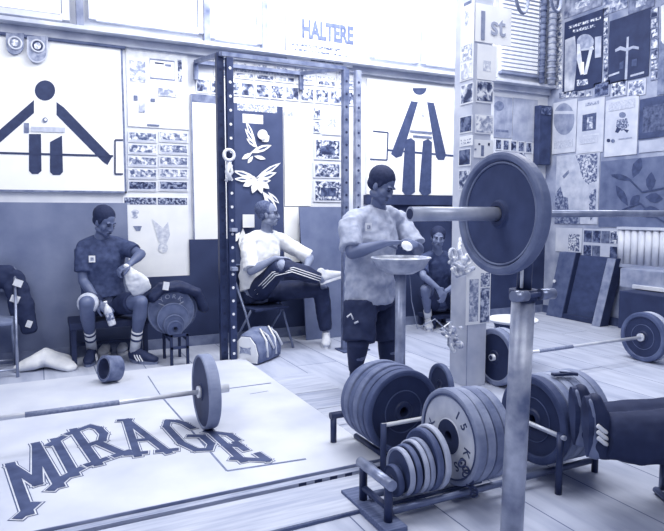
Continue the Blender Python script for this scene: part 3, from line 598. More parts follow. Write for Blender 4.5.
# ---------------------------------------------------------------- power rack
steel = M(.12, .06, 14, .45, .2); lights = M(.72, .15, 14, .5); hole_d = M(.03, .01, 9); hole_l = M(.92, .03, 9)
rk = thing('power_rack', 'tall open steel power rack with perforated uprights against back wall', 'rack', (1.6, 5.3, 0))
FLp = G(227, 364); FY = FLp.y; zT = P(226, 52, FY).z
def upright(x, y, w_, m, hm, z1, z0=0., hs=.118, hr=.013):
    mb = MB().bb(x-w_/2, x+w_/2, y-w_/2, y+w_/2, z0, z1, m); z = z0+.1
    while z < z1-.05:
        mb.cyl((x, y-w_/2-.002, z), (x, y-w_/2+.001, z), hr, hm, n=8); z += hs
    build(mb, 'upright', rk, bevel=.003)
xA = P(221.5, 200, FY+.06).x; xB = P(231, 200, FY-.02).x
xC = P(345, 200, FY+.0).x; xD = P(357, 200, FY+.0).x
upright(xA, FY+.06, .062, steel, hole_d, zT)
upright(xB, FY-.02, .058, M(.14, .06, 14, .45, .2), hole_l, zT-.05)
upright(xC, FY, .058, M(.45, .1, 14, .45, .2), hole_d, zT-.03)
upright(xD, FY, .058, M(.6, .12, 14, .45, .2), M(.12, .03, 9), zT-.03)
tb = M(.45, .12, 12, .45, .2)
wl = V((P(196, 66, YB-.05).x, YB-.04, P(196, 62, YB-.04).z)); wr = P(301, 76, YB-.04); wr.z = wl.z
f1 = V((xA, FY, zT-.02)); f2 = V((xC, FY, zT-.02))
for p, q in ((f1, f2), (f1, wl), (f2, wr), (wl, wr)): build(MB().bar(p, q, .035, .035, tb), 'top_beam', rk)
for p in (wl, wr): build(MB().bar(p, p-V((0, 0, .17)), .04, .04, tb), 'wall_bracket', rk)
build(MB().bb(xB-.11, xB+.14, FY-.1, FY+.1, 0, .012, M(.25, .1, 9)), 'foot_plate', rk)
build(MB().bb(xC-.06, xD+.1, FY-.1, FY+.1, 0, .012, M(.25, .1, 9)), 'foot_plate', rk)
for x in (xB, xA):
    pass
for z in (.86, 1.2): build(MB().bar((xB, FY-.05, z), (xB, FY-.12, z), .05, .03, M(.6, .1, 9)), 'hook', rk)
mb = MB().ring(P(229, 155, FY-.08), (0, 1, 0), .045, .014, M(.92, .04, 9), sq=1, n=24).tube([P(230, 160, FY-.07), P(227, 172, FY-.06), P(231, 180, FY-.07)], .02, M(.9, .05, 9), 8).tube([P(229, 160, FY-.07), P(232, 172, FY-.06), P(226, 181, FY-.07)], .015, M(.88, .05, 9), 8)
build(mb, 'lifting_strap', label='white looped strap hanging on the left rack upright', cat='strap')

# ---------------------------------------------------------------- weight plates
def plate_mb(R, th, mr, mf, mh, hole=.0265, recess=.012, hub=.22, rimw=.2, ring2=False):
    h = th/2; a = R*hub; b = R*(1-rimw); c = min(.012, th*.28)
    prof = [(hole, -h+.002), (hole, h-.002), (a, h-.002), (a+.006, h-recess), (b, h-recess), (b+.008, h), (R-c, h), (R-c*.25, h-c*.3), (R, h-c), (R, -h+c), (R-c*.25, -h+c*.3), (R-c, -h), (b+.008, -h), (b, -h+recess), (a+.006, -h+recess), (a, -h+.002)]
    mats = [mh, mh, mf, mf, mr, mr, mr, mr, mr, mr, mr, mr, mr, mf, mf, mh]
    mb = MB().lathe(prof, (0, 0, 0), (0, 0, 1), mats, 56, True, False)
    if ring2: mb.ring((0, 0, h-recess+.001), (0, 0, 1), R*.5, .004, mr, 40, 6)
    return mb
def place_plate(mb, c, axis, label, name='weight_plate', group=None, spin=0):
    me = mb.mesh(name) if isinstance(mb, MB) else mb
    o = bpy.data.objects.new(name, me); C.objects.link(o); o.location = c
    X = V(axis).normalized(); o.rotation_euler = X.to_track_quat('Z', 'Y').to_euler()
    tag(o, label, 'weight plate', group)
    md = o.modifiers.new('b', 'BEVEL'); md.width = .002; md.segments = 1; md.limit_method = 'ANGLE'; md.angle_limit = math.radians(50)
    return o
rub = M(.12, .05, 9, .5, bump=.05); rubl = M(.50, .12, 9, .6); rubm = M(.36, .1, 9, .6); blk = M(.06, .03, 9, .5); ord_ = ['first', 'second', 'third', 'fourth', 'fifth', 'sixth', 'seventh']
# stack along Y (left of the rack), front face towards the camera
RZ = .075   # rail height
cA = G(402, 411, RZ+.225); stepA = .056
specA = [(.225, blk, blk, 'large black rubber plate at the front of the left stack, behind a white bar'),
         (.225, M(.30, .1, 9), rub, None), (.228, M(.42, .12, 9), rub, None), (.222, M(.34, .1, 9), rub, None), (.225, M(.44, .12, 9), rub, None), (.215, M(.36, .1, 9), rub, None)]
for i, (R, mr, mf, lb) in enumerate(specA):
    m = plate_mb(R, .05, mr if i else M(.26, .07, 9), mf, blk, ring2=(i == 0), rimw=.16)
    lb = lb or '%s plate from the front in the left stack of large plates' % ord_[i]
    place_plate(m, (cA.x, cA.y+i*stepA, RZ+R+.001), (0, -1, 0), lb, group='left stack of large plates')
# row along X
cB = G(452, 436, RZ+.225)
rowY = cB.y
fB = [M(.6, .1, 12), M(.58, .12, 9), M(.44, .12, 9), M(.54, .12, 9), M(.5, .08, 9)]
kg = plate_mb(.225, .05, M(.55, .08, 10), M(.80, .07, 10), M(.10, .05, 9), hub=.36, rimw=.13, recess=.006)
kg.ring((0, 0, .0225), (0, 0, 1), .196, .004, M(.25, .05, 9), 48, 6)
kg.text('15 KGS', .062, (0, 0, .0195), (1, 0, 0), (0, 1, 0), M(.18, .05, 20), .0012, arc=(.135, math.radians(62), -math.radians(25)))
kg.text('KXOCI', .062, (0, 0, .0195), (1, 0, 0), (0, 1, 0), M(.25, .08, 20), .0012, arc=(.135, math.radians(170), math.radians(24)))
pk = place_plate(kg, (cB.x, rowY, RZ+.226), (-1, 0, 0), 'pale plate lettered 15 KGS facing left in the front row', 'weight_plate', 'front row of pale plates')
pk.rotation_euler = Matrix(((0, 0, -1), (-1, 0, 0), (0, 1, 0))).to_euler()
for i in range(1, 4):
    place_plate(plate_mb(.225-.002*i, .05, fB[i], M(.4, .08, 9), blk), (cB.x+i*.054, rowY, RZ+.225-.002*i+.001), (-1, 0, 0), '%s pale plate counted from the 15 KGS face in the front row' % ord_[i], group='front row of pale plates')
# small plates at the left end
xs = G(383, 473, RZ+.07).x
sm = [(.072, .03, .2, 'smallest dark plate at the left end of the front row'), (.108, .028, .62, 'second smallest plate in the front row, dark face and pale rim'), (.112, .028, .3, 'dark plate right of the second smallest plate in the front row'), (.12, .025, .66, 'narrow pale plate in the middle of the small plates'), (.122, .025, .55, 'grey plate behind the narrow pale small plate'), (.142, .032, .28, 'tallest but one of the small dark plates in the front row'), (.148, .03, .72, 'tallest small plate, pale rimmed, nearest the 15 KGS plate')]
x = xs
for R, th, t, lb in sm:
    place_plate(plate_mb(R, th, M(t, .08, 12), M(min(t*.6, .16), .05, 12), blk, rimw=.14, recess=.006), (x, rowY, RZ+R+.001), (-1, 0, 0), lb, group='small plates at the left end of the front row'); x += th+.006 if R < .12 else th+.004
# stack at the right end, behind the post
cC = G(534, 419, RZ+.225)
for i in range(6):
    place_plate(plate_mb(.225, .05, [M(.20, .06, 9), M(.5, .12, 8), M(.6, .1, 8), M(.5, .1, 8), M(.58, .1, 8), M(.5, .1, 8)][i], blk, blk, ring2=(i == 0)), (cC.x+i*.054, rowY, RZ+.226), (-1, 0, 0),
                'dark faced large plate at the left of the right stack' if i == 0 else '%s plate from the left in the right stack by the lying legs' % ord_[i], group='right stack of large plates')
mb = MB(); c = V((cC.x+.06, rowY-.05, RZ+.45+.012)); mb.bar(c+V((-.0, 0, 0)), c+V((.11, -.03, 0)), .03, .012, blk); mb.bar(c+V((.05, 0, .004)), c+V((.12, -.05, .0)), .02, .014, blk)
build(mb, 'strap_clip', label='small black clip lying on top of the right stack of plates', cat='clip')
# rack frame
pr_ = thing('plate_rack', 'low pipe rack holding the front row and right stack of plates', 'plate rack', (cB.x, rowY, 0))
pipe = M(.10, .06, 14, .4, .1); pipl = M(.55, .12, 14, .35, .4); brd = M(.36, .08, 9, kind='grainx')
xe = xs-.075; xr = cC.x+.33
for y in (rowY-.085, rowY+.085): build(MB().cyl((xe, y, RZ-.018), (xr, y, RZ-.018), .016, M(.4, .1, 10, .4, .3), n=14), 'rail', pr_)
for k, (xx, tall) in enumerate(((xe-.0, .20),)):
    b0 = rowY-.11; b1 = rowY+.11
    mb = MB().tube([(xx-.02, b0, .03), (xx-.02, b0, tall-.02), (xx-.02, b0+.02, tall)], .019, pipe, 12).tube([(xx-.02, b1, .03), (xx-.02, b1, tall-.02), (xx-.02, b1-.02, tall)], .019, pipe, 12).cyl((xx-.02, b0-.03, tall), (xx-.02, b1+.03, tall), .024, pipl).cyl((xx-.02, b0, .09), (xx-.02, b1, .09), .015, pipe); build(mb, 'end_frame', pr_)
    build(MB().bb(xx-.07, xx+.035, b0-.07, b1+.13, 0, .032, brd), 'base_board', pr_, bevel=.004)
pxs = [G(517, 500).x, G(549, 490).x+.0]
for xx in (cC.x-.035,):
    for y in (rowY-.20, rowY+.17):
        build(MB().cyl((xx, y, 0), (xx, y, .30), .017, pipe, n=12), 'post', pr_)
    build(MB().cyl((xx, rowY-.23, .285), (xx, rowY+.2, .285), .012, M(.75, .08, 12, .35, .3), n=12), 'cross_bar', pr_)
build(MB().cyl((xr, rowY-.1, 0), (xr, rowY-.1, .2), .017, pipe, n=12).cyl((xr, rowY+.1, 0), (xr, rowY+.1, .2), .017, pipe, n=12).cyl((xr, rowY-.1, .19), (xr, rowY+.1, .19), .017, pipe, n=12), 'end_frame', pr_)
# left stack rack
pa = thing('plate_rack', 'low pipe rack under the left stack with white cross bar in front', 'plate rack', (cA.x, cA.y, 0))
ye = cA.y+6*stepA+.02; yf = cA.y-.06
for xx in (cA.x-.085, cA.x+.085): build(MB().cyl((xx, yf, RZ-.018), (xx, ye, RZ-.018), .016, pipe, n=14), 'rail', pa)
build(MB().bar((cA.x-.19, yf+.04, .02), (cA.x-.19, ye, .02), .05, .04, M(.5, .1, 7, kind='grain')), 'side_board', pa)
mb = MB().cyl((cA.x-.23, ye, 0), (cA.x-.23, ye, .2), .018, pipe).cyl((cA.x+.12, ye, 0), (cA.x+.12, ye, .2), .018, pipe).cyl((cA.x-.25, ye, .2), (cA.x+.14, ye, .2), .02, pipe); build(mb, 'end_frame', pa)
build(MB().bb(cA.x-.32, cA.x-.12, ye-.04, ye+.06, 0, .03, M(.2, .06, 8)), 'base_board', pa, bevel=.004)
fx = G(373, 462).x
for xx in (cA.x-.15, cA.x+.17): build(MB().cyl((xx, yf, 0), (xx, yf, .275), .016, M(.12, .05, 9), n=12), 'post', pa)
build(MB().cyl((cA.x-.16, yf, .265), (cA.x+.20, yf, .265), .011, M(.9, .05, 12, .4), n=12), 'cross_bar', pa)
# chain hanging at the 15 KGS plate
mb = MB(); q0 = V((cB.x-.05, rowY-.13, .2))
for k in range(7):
    mb.ring(q0+V((.012*k, -.045*(k % 2)*.3-.01, .03-.026*k)), (1, .3, .2) if k % 2 else (.2, 1, .1), .017, .0045, M(.15, .05, 9), 14, 6)
build(mb, 'chain', label='short dark chain hanging against the face of the 15 KGS plate', cat='chain')

# ---------------------------------------------------------------- barbells
chrome = M(.62, .08, 8, .3, .55); chromel = M(.9, .06, 8, .3, .3)
def barbell(c, label, xl, xr_, ms, ml, grip=None, sl=.42):
    """c: a point on the axis; xl/xr inner ends of the sleeves"""
    o = thing('barbell', label, 'barbell', ((xl+xr_)/2, c.y, c.z))
    mb = MB().cyl((xl, c.y, c.z), (xr_, c.y, c.z), .014, ms, n=18)
    if grip:
        for a, b in grip: mb.cyl((a, c.y, c.z), (b, c.y, c.z), .0150, M(.55, .08, 60), n=18)
    build(mb, 'shaft', o)
    for x, s in ((xl, -1), (xr_, 1)):
        build(MB().cyl((x, c.y, c.z), (x+s*sl, c.y, c.z), .025, ml, n=26).cyl((x+s*(sl-.002), c.y, c.z), (x+s*(sl+.002), c.y, c.z), .018, M(.08, .02, 9), n=20), 'sleeve', o)
        build(MB().cyl((x+s*-.012, c.y, c.z), (x+s*.008, c.y, c.z), .036, ml, n=26), 'collar', o)
    return o
bz = 1.345; by = 1.72; tipx = P(410, 215, by).x; plx = P(501, 215, by).x
bb_ = barbell(V((0, by, bz)), 'steel barbell held at eye height on the foreground squat stand', tipx+.42, tipx+.42+1.31, M(.6, .08, 20, .35, .3), M(.74, .07, 14, .35, .25))
big = plate_mb(.226, .05, M(.42, .08, 10, .5), M(.20, .04, 14, .7, bump=.08), M(.12, .04, 9), hub=.2, rimw=.15, recess=.016)
big.ring((0, 0, .05/2-.014), (0, 0, 1), .187, .005, M(.5, .06, 9), 56, 6)
place_plate(big, (plx, by, bz), (-1, 0, 0), 'large dark bumper plate with pale rim loaded on the foreground barbell')
# foreground stand
st = thing('squat_stand', 'thick worn steel post in the foreground carrying the loaded barbell', 'squat stand', (plx+.0, by, 0))
sx = tipx+.42+.10; zc = P(516, 295, by).z; low = M(.62, .22, 7, .42, .25, bump=.15)
bx = sx-.03
build(MB().cyl((bx, by, .012), (sx, by, zc+.01), .044, low, n=32), 'outer_post', st)
build(MB().cyl((sx, by, zc), (sx+.01, by, bz-.075), .028, M(.2, .08, 9, .45, .3), n=24), 'inner_post', st)
build(MB().cyl((sx-.085, by-.052, zc+.004), (sx+.085, by-.052, zc+.004), .011, M(.3, .08, 9, .4, .4)).cyl((sx-.10, by-.052, zc+.004), (sx-.035, by-.052, zc+.004), .021, chrome).cyl((sx+.03, by-.052, zc+.004), (sx+.10, by-.052, zc+.004), .021, chrome), 'clamp_pin', st)
build(MB().lathe([(.03, -.02), (.054, -.02), (.054, .02), (.03, .02)], (sx, by, zc), (0, 0, 1), M(.15, .05, 9, .5, .3), 28), 'clamp_ring', st)
mb = MB().bb(sx-.03, sx+.03, by-.035, by+.035, bz-.085, bz-.07, steel)
for s in (-1, 1): mb.bar((sx, by+s*.028, bz-.08), (sx, by+s*.034, bz+.02), .012, .05, steel, side=(1, 0, 0))
mb.bb(sx-.025, sx+.025, by-.028, by+.028, bz-.07, bz-.0145, steel)
build(mb, 'bar_cradle', st)
build(MB().cyl((bx, by, 0), (bx, by, .014), .075, M(.3, .1, 9, .5, .3), n=40), 'base_plate', st)
build(MB().cyl((sx-.04, by-.03, zc+.03), (sx-.04, by-.03, zc+.13), .006, chromel), 'pin_cable', st)

# left floor barbell
cL = G(206, 391, PZ+.225)
barbell(cL, 'bare barbell lying on the platform with a single dark plate at its right end', cL.x-.04-1.31, cL.x-.04, M(.85, .06, 8, .35, .25), chromel, [(cL.x-.98, cL.x-.5)], .18)
lp = plate_mb(.225, .075, M(.55, .06, 9), M(.13, .05, 9), M(.1, .03, 9), rimw=.08, recess=.008)
place_plate(lp, cL+V((.0, 0, 0)), (-1, 0, 0), 'dark faced bumper plate with grey tread on the platform barbell')
# right floor barbell
cR = G(643, 337, .225); yR = cR.y; xl = G(513, 361, .225).x
barbell(V((0, yR, .225)), 'white shafted barbell on the floor between the stool and the right edge', xl+.08, cR.x-.03, M(.88, .06, 8, .35, .2), chromel, [(xl+.42, xl+.80)], .16)
for k in range(2):
    place_plate(plate_mb(.225, .06, [M(.3, .08, 9), M(.7, .1, 8)][k], blk, blk, ring2=True), (cR.x+.012+k*.066, yR, .225), (-1, 0, 0), ['black faced plate nearest the shaft on the right end of the floor barbell', 'outer pale rimmed plate at the right end of the floor barbell'][k])
    place_plate(plate_mb(.225, .06, [M(.62, .08, 9), M(.5, .1, 8)][k], blk if k else M(.55, .1, 9), blk), (xl+.04-k*.066, yR, .225), (-1, 0, 0), ['inner plate under the round white stool on the left end of the floor barbell', 'outer dark plate behind the foreground post and column, on the floor barbell'][k])
# ---------------------------------------------------------------- round white stool with crossed wires
ys = yR-.42; sc = P(513, 318, 3.95); 
stl = thing('wire_stool', 'round white topped stool on crossed wire legs behind the foreground post', 'stool', (sc.x, sc.y, 0))
build(MB().lathe([(0.001, 0), (.2, 0), (.215, .012), (.215, .022), (.2, .03), (0.001, .03)], (sc.x, sc.y, sc.z-.03), (0, 0, 1), M(.93, .03, 5), 40, False), 'seat', stl)
build(MB().lathe([(.12, -.11), (.17, 0), (.15, 0), (.10, -.11)], (sc.x, sc.y, sc.z-.03), (0, 0, 1), M(.22, .08, 9), 30), 'bowl', stl)
for k in range(8):
    a = 2*math.pi*k/8; b = a+.7; q = lambda t, r, z: V((sc.x+r*math.cos(t), sc.y+r*math.sin(t), z))
    build(MB().tube([q(a, .15, sc.z-.05), q(b, .14, .0)], .008, M(.85, .05, 9), 8), 'wire_leg', stl)
# ---------------------------------------------------------------- chalk bowl
cb = P(401, 257, 3.42)
ch = thing('chalk_bowl_stand', 'wide metal chalk bowl on a steel post in front of the standing man', 'chalk bowl', (cb.x, cb.y, 0))
mb = MB().lathe([(.001, -.105), (.08, -.10), (.15, -.065), (.185, -.01), (.20, 0), (.205, -.006), (.19, -.018), (.155, -.077), (.085, -.112), (.001, -.117)], (cb.x, cb.y, cb.z), (0, 0, 1), M(.72, .14, 14, .4, .2), 48, False); build(mb, 'bowl', ch)
build(MB().cyl((cb.x, cb.y, cb.z-.025), (cb.x, cb.y, cb.z-.02), .175, M(.93, .05, 14), n=40), 'chalk_powder', ch)
build(MB().cyl((cb.x, cb.y, 0), (cb.x, cb.y, cb.z-.11), .036, M(.6, .12, 9, .4, .4), n=26), 'post', ch)
build(MB().cyl((cb.x, cb.y, 0), (cb.x, cb.y, .02), .14, M(.3, .08, 9, .4, .4), n=30), 'base', ch)
mb = MB(); pts = [V((cb.x+.05, cb.y-.03, cb.z-.11)), V((cb.x+.07, cb.y-.03, .75)), V((cb.x+.14, cb.y, .55)), V((cb.x+.3, cb.y+.02, .6)), V((cb.x+.42, cb.y+.02, .5))]
build(MB().tube([pts[0].lerp(pts[1], t/3) for t in range(4)]+[pts[1].lerp(pts[2], .5), pts[2], pts[2].lerp(pts[3], .5), pts[3], pts[4]], .004, M(.6, .1, 9), 6), 'hanging_cord', ch)
mb = lumps(9, P(437, 381, 3.45), 5, (.05, .04, .03), .03, .05, M(.6, .2, 20, bump=.3, kind='photo')); mb.v = [(a, b, max(c, .0)) for a, b, c in mb.v]
for v_ in (0,): mn = min(q[2] for q in mb.v); mb.v = [(a, b, c-mn) for a, b, c in mb.v]
build(mb, 'crumpled_cloth', label='crumpled grey cloth on the floor between the left stack and the column', cat='cloth', fuse=.008, smooth=2)
place_plate(plate_mb(.15, .04, M(.3, .08, 9), blk, blk), (P(441, 392, 3.35).x, 3.35, .151), (-1, .1, 0), 'dark plate standing on the floor just left of the column base')

# ---------------------------------------------------------------- gymnastic rings
for (u, v, Y, lb) in ((522, -6, 3.6, 'left hanging gymnastic ring at the top edge'), (556, -7, 3.6, 'right hanging gymnastic ring at the top edge')):
    c = P(u, v, Y); o = thing('gymnastic_ring', lb, 'gymnastic ring', c)
    build(MB().ring(c, (-.5, 1, 0), .135, .013, M(.62, .06, 9), 48, 10), 'ring', o)
    build(MB().bar(c+V((0, 0, .1)), c+V((0, 0, 1.2)), .03, .004, M(.5, .1, 9), side=(0, 1, 0)), 'strap', o)

# ---------------------------------------------------------------- people
def hand(mb, wrist, direction, palm, m, side=1, curl=.5, s=1.0):
    D = V(direction).normalized(); N = V(palm); N = (N-D*N.dot(D)).normalized(); S = D.cross(N)*side   # S: thumb side
    w_ = V(wrist); mb.loft([(w_, .020*s, .028*s), (w_+D*.035*s, .017*s, .037*s), (w_+D*.075*s, .014*s, .042*s), (w_+D*.092*s, .012*s, .04*s)], m, side=N, n=12)
    for k, L in enumerate((.068, .078, .072, .056)):
        off = S*(.031-.0205*k)*s; p = w_+D*.088*s+off; spread = S*(.10-.07*k); a = 0; pts = [(p-D*.01*s, .0098*s, .0098*s)]
        for j, fr_ in enumerate((.42, .32, .26)):
            a += curl*(.55+.2*j); d = (D*math.cos(a)+N*math.sin(a)+spread).normalized(); p = p+d*L*fr_*s*1.1; pts.append((p, (.0094-.0008*j)*s, (.0094-.0008*j)*s))
        mb.loft(pts, m, side=N, n=8)
    t = w_+D*.02*s+S*.028*s; d1 = (D*.7+S*.75+N*.25).normalized(); d2 = (D*.95+S*.15+N*.45).normalized()
    mb.loft([(t, .014*s, .014*s), (t+d1*.035*s, .0125*s, .0125*s), (t+d1*.035*s+d2*.03*s, .0105*s, .0105*s), (t+d1*.035*s+d2*.055*s, .0088*s, .0088*s)], m, n=8)
def head(mb, c, fwd, up, m, s=1.0):
    F_ = V(fwd).normalized(); U_ = V(up); U_ = (U_-F_*U_.dot(F_)).normalized(); X_ = F_.cross(U_)
    R = Matrix((X_, F_, U_)).transposed(); L = lambda x, y, z: V(c)+R @ V((x*s, y*s, z*s))
    e = lambda x, y, z, a, b, d: mb.ell(L(x, y, z), (a*s, b*s, d*s), m, R, 18, 12)
    e(0, -.012, .035, .076, .094, .085); e(0, .018, -.02, .064, .070, .075); e(0, .035, -.075, .045, .048, .038); e(0, .062, -.098, .024, .022, .018)
    for q in (-1, 1):
        e(q*.046, .045, -.03, .022, .03, .03); e(q*.040, -.0, -.07, .028, .05, .03); e(q*.03, .079, .026, .024, .012, .009); e(q*.077, -.008, -.012, .009, .02, .032); e(q*.013, .096, -.037, .010, .011, .008)
    mb.loft([(L(0, .088, .018), .008*s, .008*s), (L(0, .100, -.012), .010*s, .010*s), (L(0, .107, -.034), .013*s, .013*s)], m, n=10)
    e(0, .084, -.062, .026, .011, .006); e(0, .082, -.073, .023, .012, .007)
    return R, L
def face(o, c, R, s, eye='open', dark=None, glasses=False, skin=None):
    dark = dark or M(.05, .02, 30); L = lambda x, y, z: V(c)+R @ V((x*s, y*s, z*s))
    for q in (-1, 1):
        if eye == 'open':
            build(MB().ell(L(q*.031, .079, .004), (.011*s, .006*s, .005*s), M(.7, .02, 20), R, 12, 8).ell(L(q*.031, .0855, .004), (.0055*s, .003*s, .0055*s), dark, R, 10, 6), 'eye', o)
        else: build(MB().loft([(L(q*.018, .083, .003), .003*s, .003*s), (L(q*.031, .0865, -.001), .004*s, .004*s), (L(q*.044, .078, .002), .003*s, .003*s)], dark, n=8), 'eye', o)
        build(MB().loft([(L(q*.014, .090, .022), .0035*s, .004*s), (L(q*.032, .091, .029), .004*s, .005*s), (L(q*.050, .077, .022), .003*s, .003*s)], dark, n=8), 'eyebrow', o)
    build(MB().loft([(L(-.022, .088, -.068), .002*s, .002*s), (L(0, .0955, -.067), .003*s, .003*s), (L(.022, .088, -.068), .002*s, .002*s)], dark, n=8), 'mouth', o)
    if glasses:
        g = MB()
        for q in (-1, 1): g.ring(L(q*.034, .098, .004), R @ V((0, 1, 0)), .021*s, .002, M(.2, .05, 9), 20, 6); g.tube([L(q*.056, .095, .006), L(q*.08, .04, .006), L(q*.082, -.01, .0)], .002, M(.2, .05, 9), 6)
        g.tube([L(-.012, .1, .006), L(.012, .1, .006)], .002, M(.2, .05, 9), 6); build(g, 'glasses', o)
def hair(o, c, R, s, m, bald=0., thick=.012, crown=None):
    L = lambda x, y, z: V(c)+R @ V((x*s, y*s, z*s)); t = thick
    mb = MB().ell(L(0, -.032-bald*.3, .053), ((.078+t)*s, (.090+t)*s, (.078+t)*s), m, R, 26, 16).ell(L(0, -.05, -.005), ((.070+t*.8)*s, (.055+t)*s, (.062)*s), m, R, 20, 12)
    for q in (-1, 1): mb.ell(L(q*.073, .012-bald*.2, .022), (.010*s, .022*s, .035*s), m, R, 10, 8)
    build(mb, 'hair', o, fuse=.006, smooth=3, disp=.006, dscale=.02)
def foot_loft(mb, heel, toe, m, h=.07, w_=.048, up=V((0, 0, 1))):
    heel = V(heel); toe = V(toe); d = toe-heel; up = V(up).normalized()
    mb.loft([(heel+d*.06+up*h*.55, h*.55, w_*.72), (heel+d*.25+up*h*.62, h*.62, w_*.78), (heel+d*.5+up*h*.48, h*.48, w_*.85), (heel+d*.74+up*h*.36, h*.36, w_), (heel+d*.93+up*h*.28, h*.26, w_*.75)], m, side=up, n=16)
def shoe(o, heel, toe, m, ms, stripes=None, up=(0, 0, 1), lace=None, h=.105, sw=1, wf=1):
    heel = V(heel); toe = V(toe); up = V(up).normalized(); d = (toe-heel); L = d.length; D = d.normalized(); up = (up-D*up.dot(D)).normalized(); S = D.cross(up)
    mb = MB(); foot_loft(mb, heel+up*.012, toe+up*.012, m, h, .052, up)
    mb.loft([(heel+D*.055+up*.06, .05, .045), (heel+D*.045+up*.125, .045, .040)], m, side=D, n=14)
    sh = build(mb, 'shoe', o, fuse=.006, smooth=3)
    pts = []
    for k in range(24):
        t = 2*math.pi*k/24; x = math.cos(t); y = math.sin(t); ww = .050*wf*(1-.12*x*x*(1 if x < 0 else 0)-.0)*(1.0 if x > -.2 else .86); pts.append(heel+D*(L/2+x*(L/2+.004))+S*y*ww*(1.05 if x > 0 else .9))
    build(MB().prism(pts, up, .024, ms), 'sole', sh)
    if stripes:
        for q in (-1, 1):
            sb = MB()
            for k in range(3):
                a = heel+D*(L*(.38+.10*k)); p = [a+S*q*.0555+up*.03, a-D*.03+S*q*.047+up*(.062), a-D*.045+S*q*.034+up*.085]
                sb.loft([(z, .0065*sw, .005) for z in p], stripes, side=D, n=8)
            build(sb, 'stripes', sh)
    if lace:
        lb = MB()
        for k in range(4): a = heel+D*(L*(.42+.09*k))+up*(.118-.015*k); lb.loft([(a-S*.025, .004, .005), (a+up*.006, .004, .005), (a+S*.025, .004, .005)], lace, side=D, n=6)
        build(lb, 'laces', sh)
    return sh
def limb(mb, pts, m, side=None, n=14): mb.loft(pts, m, side=side, n=n)
def mid(a, b, t=.5): return V(a).lerp(V(b), t)
def person(label, base, J, skin, s=1.0, bulk=1.0):
    """J: joints in world space -> fused body with head and hands"""
    o = thing('person', label, 'person', base); mb = MB()
    sl, sr = V(J['sh_l']), V(J['sh_r']); ax = (sr-sl).normalized(); B = bulk
    sp = [V(J['pelvis']), V(J['waist']), V(J['chest']), V(J['neck'])]
    mb.loft([(sp[0], .165*s*B, .12*s*B), (sp[1], .14*s*B, .11*s*B), (sp[2], .165*s*B, .12*s*B), (mid(sp[2], sp[3], .7), .15*s, .085*s), (sp[3], .065*s, .06*s)], skin, side=ax, n=20)
    limb(mb, [(mid(sp[3], sl, .3), .055*s), (sl, .058*s*B)], skin); limb(mb, [(mid(sp[3], sr, .3), .055*s), (sr, .058*s*B)], skin)
    limb(mb, [(sp[3]-V((0, 0, .03)), .062*s), (mid(sp[3], J['head'], .45), .056*s), (mid(sp[3], J['head'], .8), .055*s)], skin)
    for q in 'lr':
        S, E, W = V(J['sh_'+q]), V(J['el_'+q]), V(J['wr_'+q])
        limb(mb, [(S, .056*s*B), (mid(S, E, .4), .05*s*B), (E, .040*s*B)], skin); limb(mb, [(E, .041*s*B), (mid(E, W, .3), .043*s*B), (mid(E, W, .7), .033*s), (W, .027*s)], skin)
        hd = J['hand_'+q]; hand(mb, W, hd[0], hd[1], skin, hd[2], hd[3], s*1.02)
        Hh, K, A = V(J['hip_'+q]), V(J['kn_'+q]), V(J['an_'+q])
        limb(mb, [(Hh, .092*s*B), (mid(Hh, K, .45), .08*s*B), (K, .058*s*B)], skin)
        bk = (A-K).cross(ax); bk = bk.normalized()*.012 if bk.length > 0 else V((0, 0, 0))
        limb(mb, [(K, .057*s*B), (mid(K, A, .28)+bk, .060*s*B), (mid(K, A, .65), .045*s), (A, .036*s)], skin)
        ft = J['ft_'+q]; foot_loft(mb, ft[0], ft[1], skin, .07, .042, ft[2] if len(ft) > 2 else V((0, 0, 1)))
    R, L = head(mb, J['head'], J['look'], J.get('up', (0, 0, 1)), skin, s*J.get('hs', 1))
    body = build(mb, 'body', o, fuse=.0065, smooth=3)
    return o, R
def shirt(o, J, m, s=1.0, B=1.0, sleeve=.75, hem=None, disp=.03, name='t_shirt'):
    mb = MB(); sl, sr = V(J['sh_l']), V(J['sh_r']); ax = (sr-sl).normalized(); sp = [V(J['pelvis']), V(J['waist']), V(J['chest']), V(J['neck'])]
    h = V(hem) if hem else sp[0]
    mb.loft([(h, .19*s*B, .145*s*B), (sp[1], .178*s*B, .142*s*B), (sp[2], .19*s*B, .142*s*B), (mid(sp[2], sp[3], .65), .175*s, .11*s), (mid(sp[2], sp[3], .98), .085*s, .075*s)], m, side=ax, n=22, round_=False)
    for q, S in (('l', sl), ('r', sr)):
        E = V(J['el_'+q]); mb.loft([(mid(sp[3], S, .35), .062*s), (mid(sp[3], S, .9), .074*s*B)], m)
        mb.loft([(S, .076*s*B), (mid(S, E, sleeve*.5), .073*s*B), (mid(S, E, sleeve), .073*s*B)], m, round_=False)
    return build(mb, name, o, fuse=.009, smooth=5, disp=disp, dscale=.09)
def tubecloth(o, name, chains, m, side=None, fuse=.009, disp=.02, dscale=.09, smooth=4):
    mb = MB()
    for c in chains: mb.loft(c, m, side=side, n=18, round_=False)
    return build(mb, name, o, fuse=fuse, smooth=smooth, disp=disp, dscale=dscale)
def sock(o, K, A, m, stripe=None, a=.55, b=1.0, s=1.0):
    K = V(K); A = V(A); so = build(MB().loft([(mid(K, A, a), .050*s), (mid(K, A, (a+b)/2), .046*s), (mid(K, A, b), .044*s)], m, n=18, round_=False), 'sock', o)
    if stripe:
        for t in stripe: build(MB().cyl(mid(K, A, t), mid(K, A, t+.04), .0505*s, M(.2, .05, 20)), 'sock_stripe', so)
sk_d = M(.37, .05, 7, .5, spec=.45); sk_m = M(.47, .05, 7, .5, spec=.4); sk_l = M(.60, .05, 7, .55)

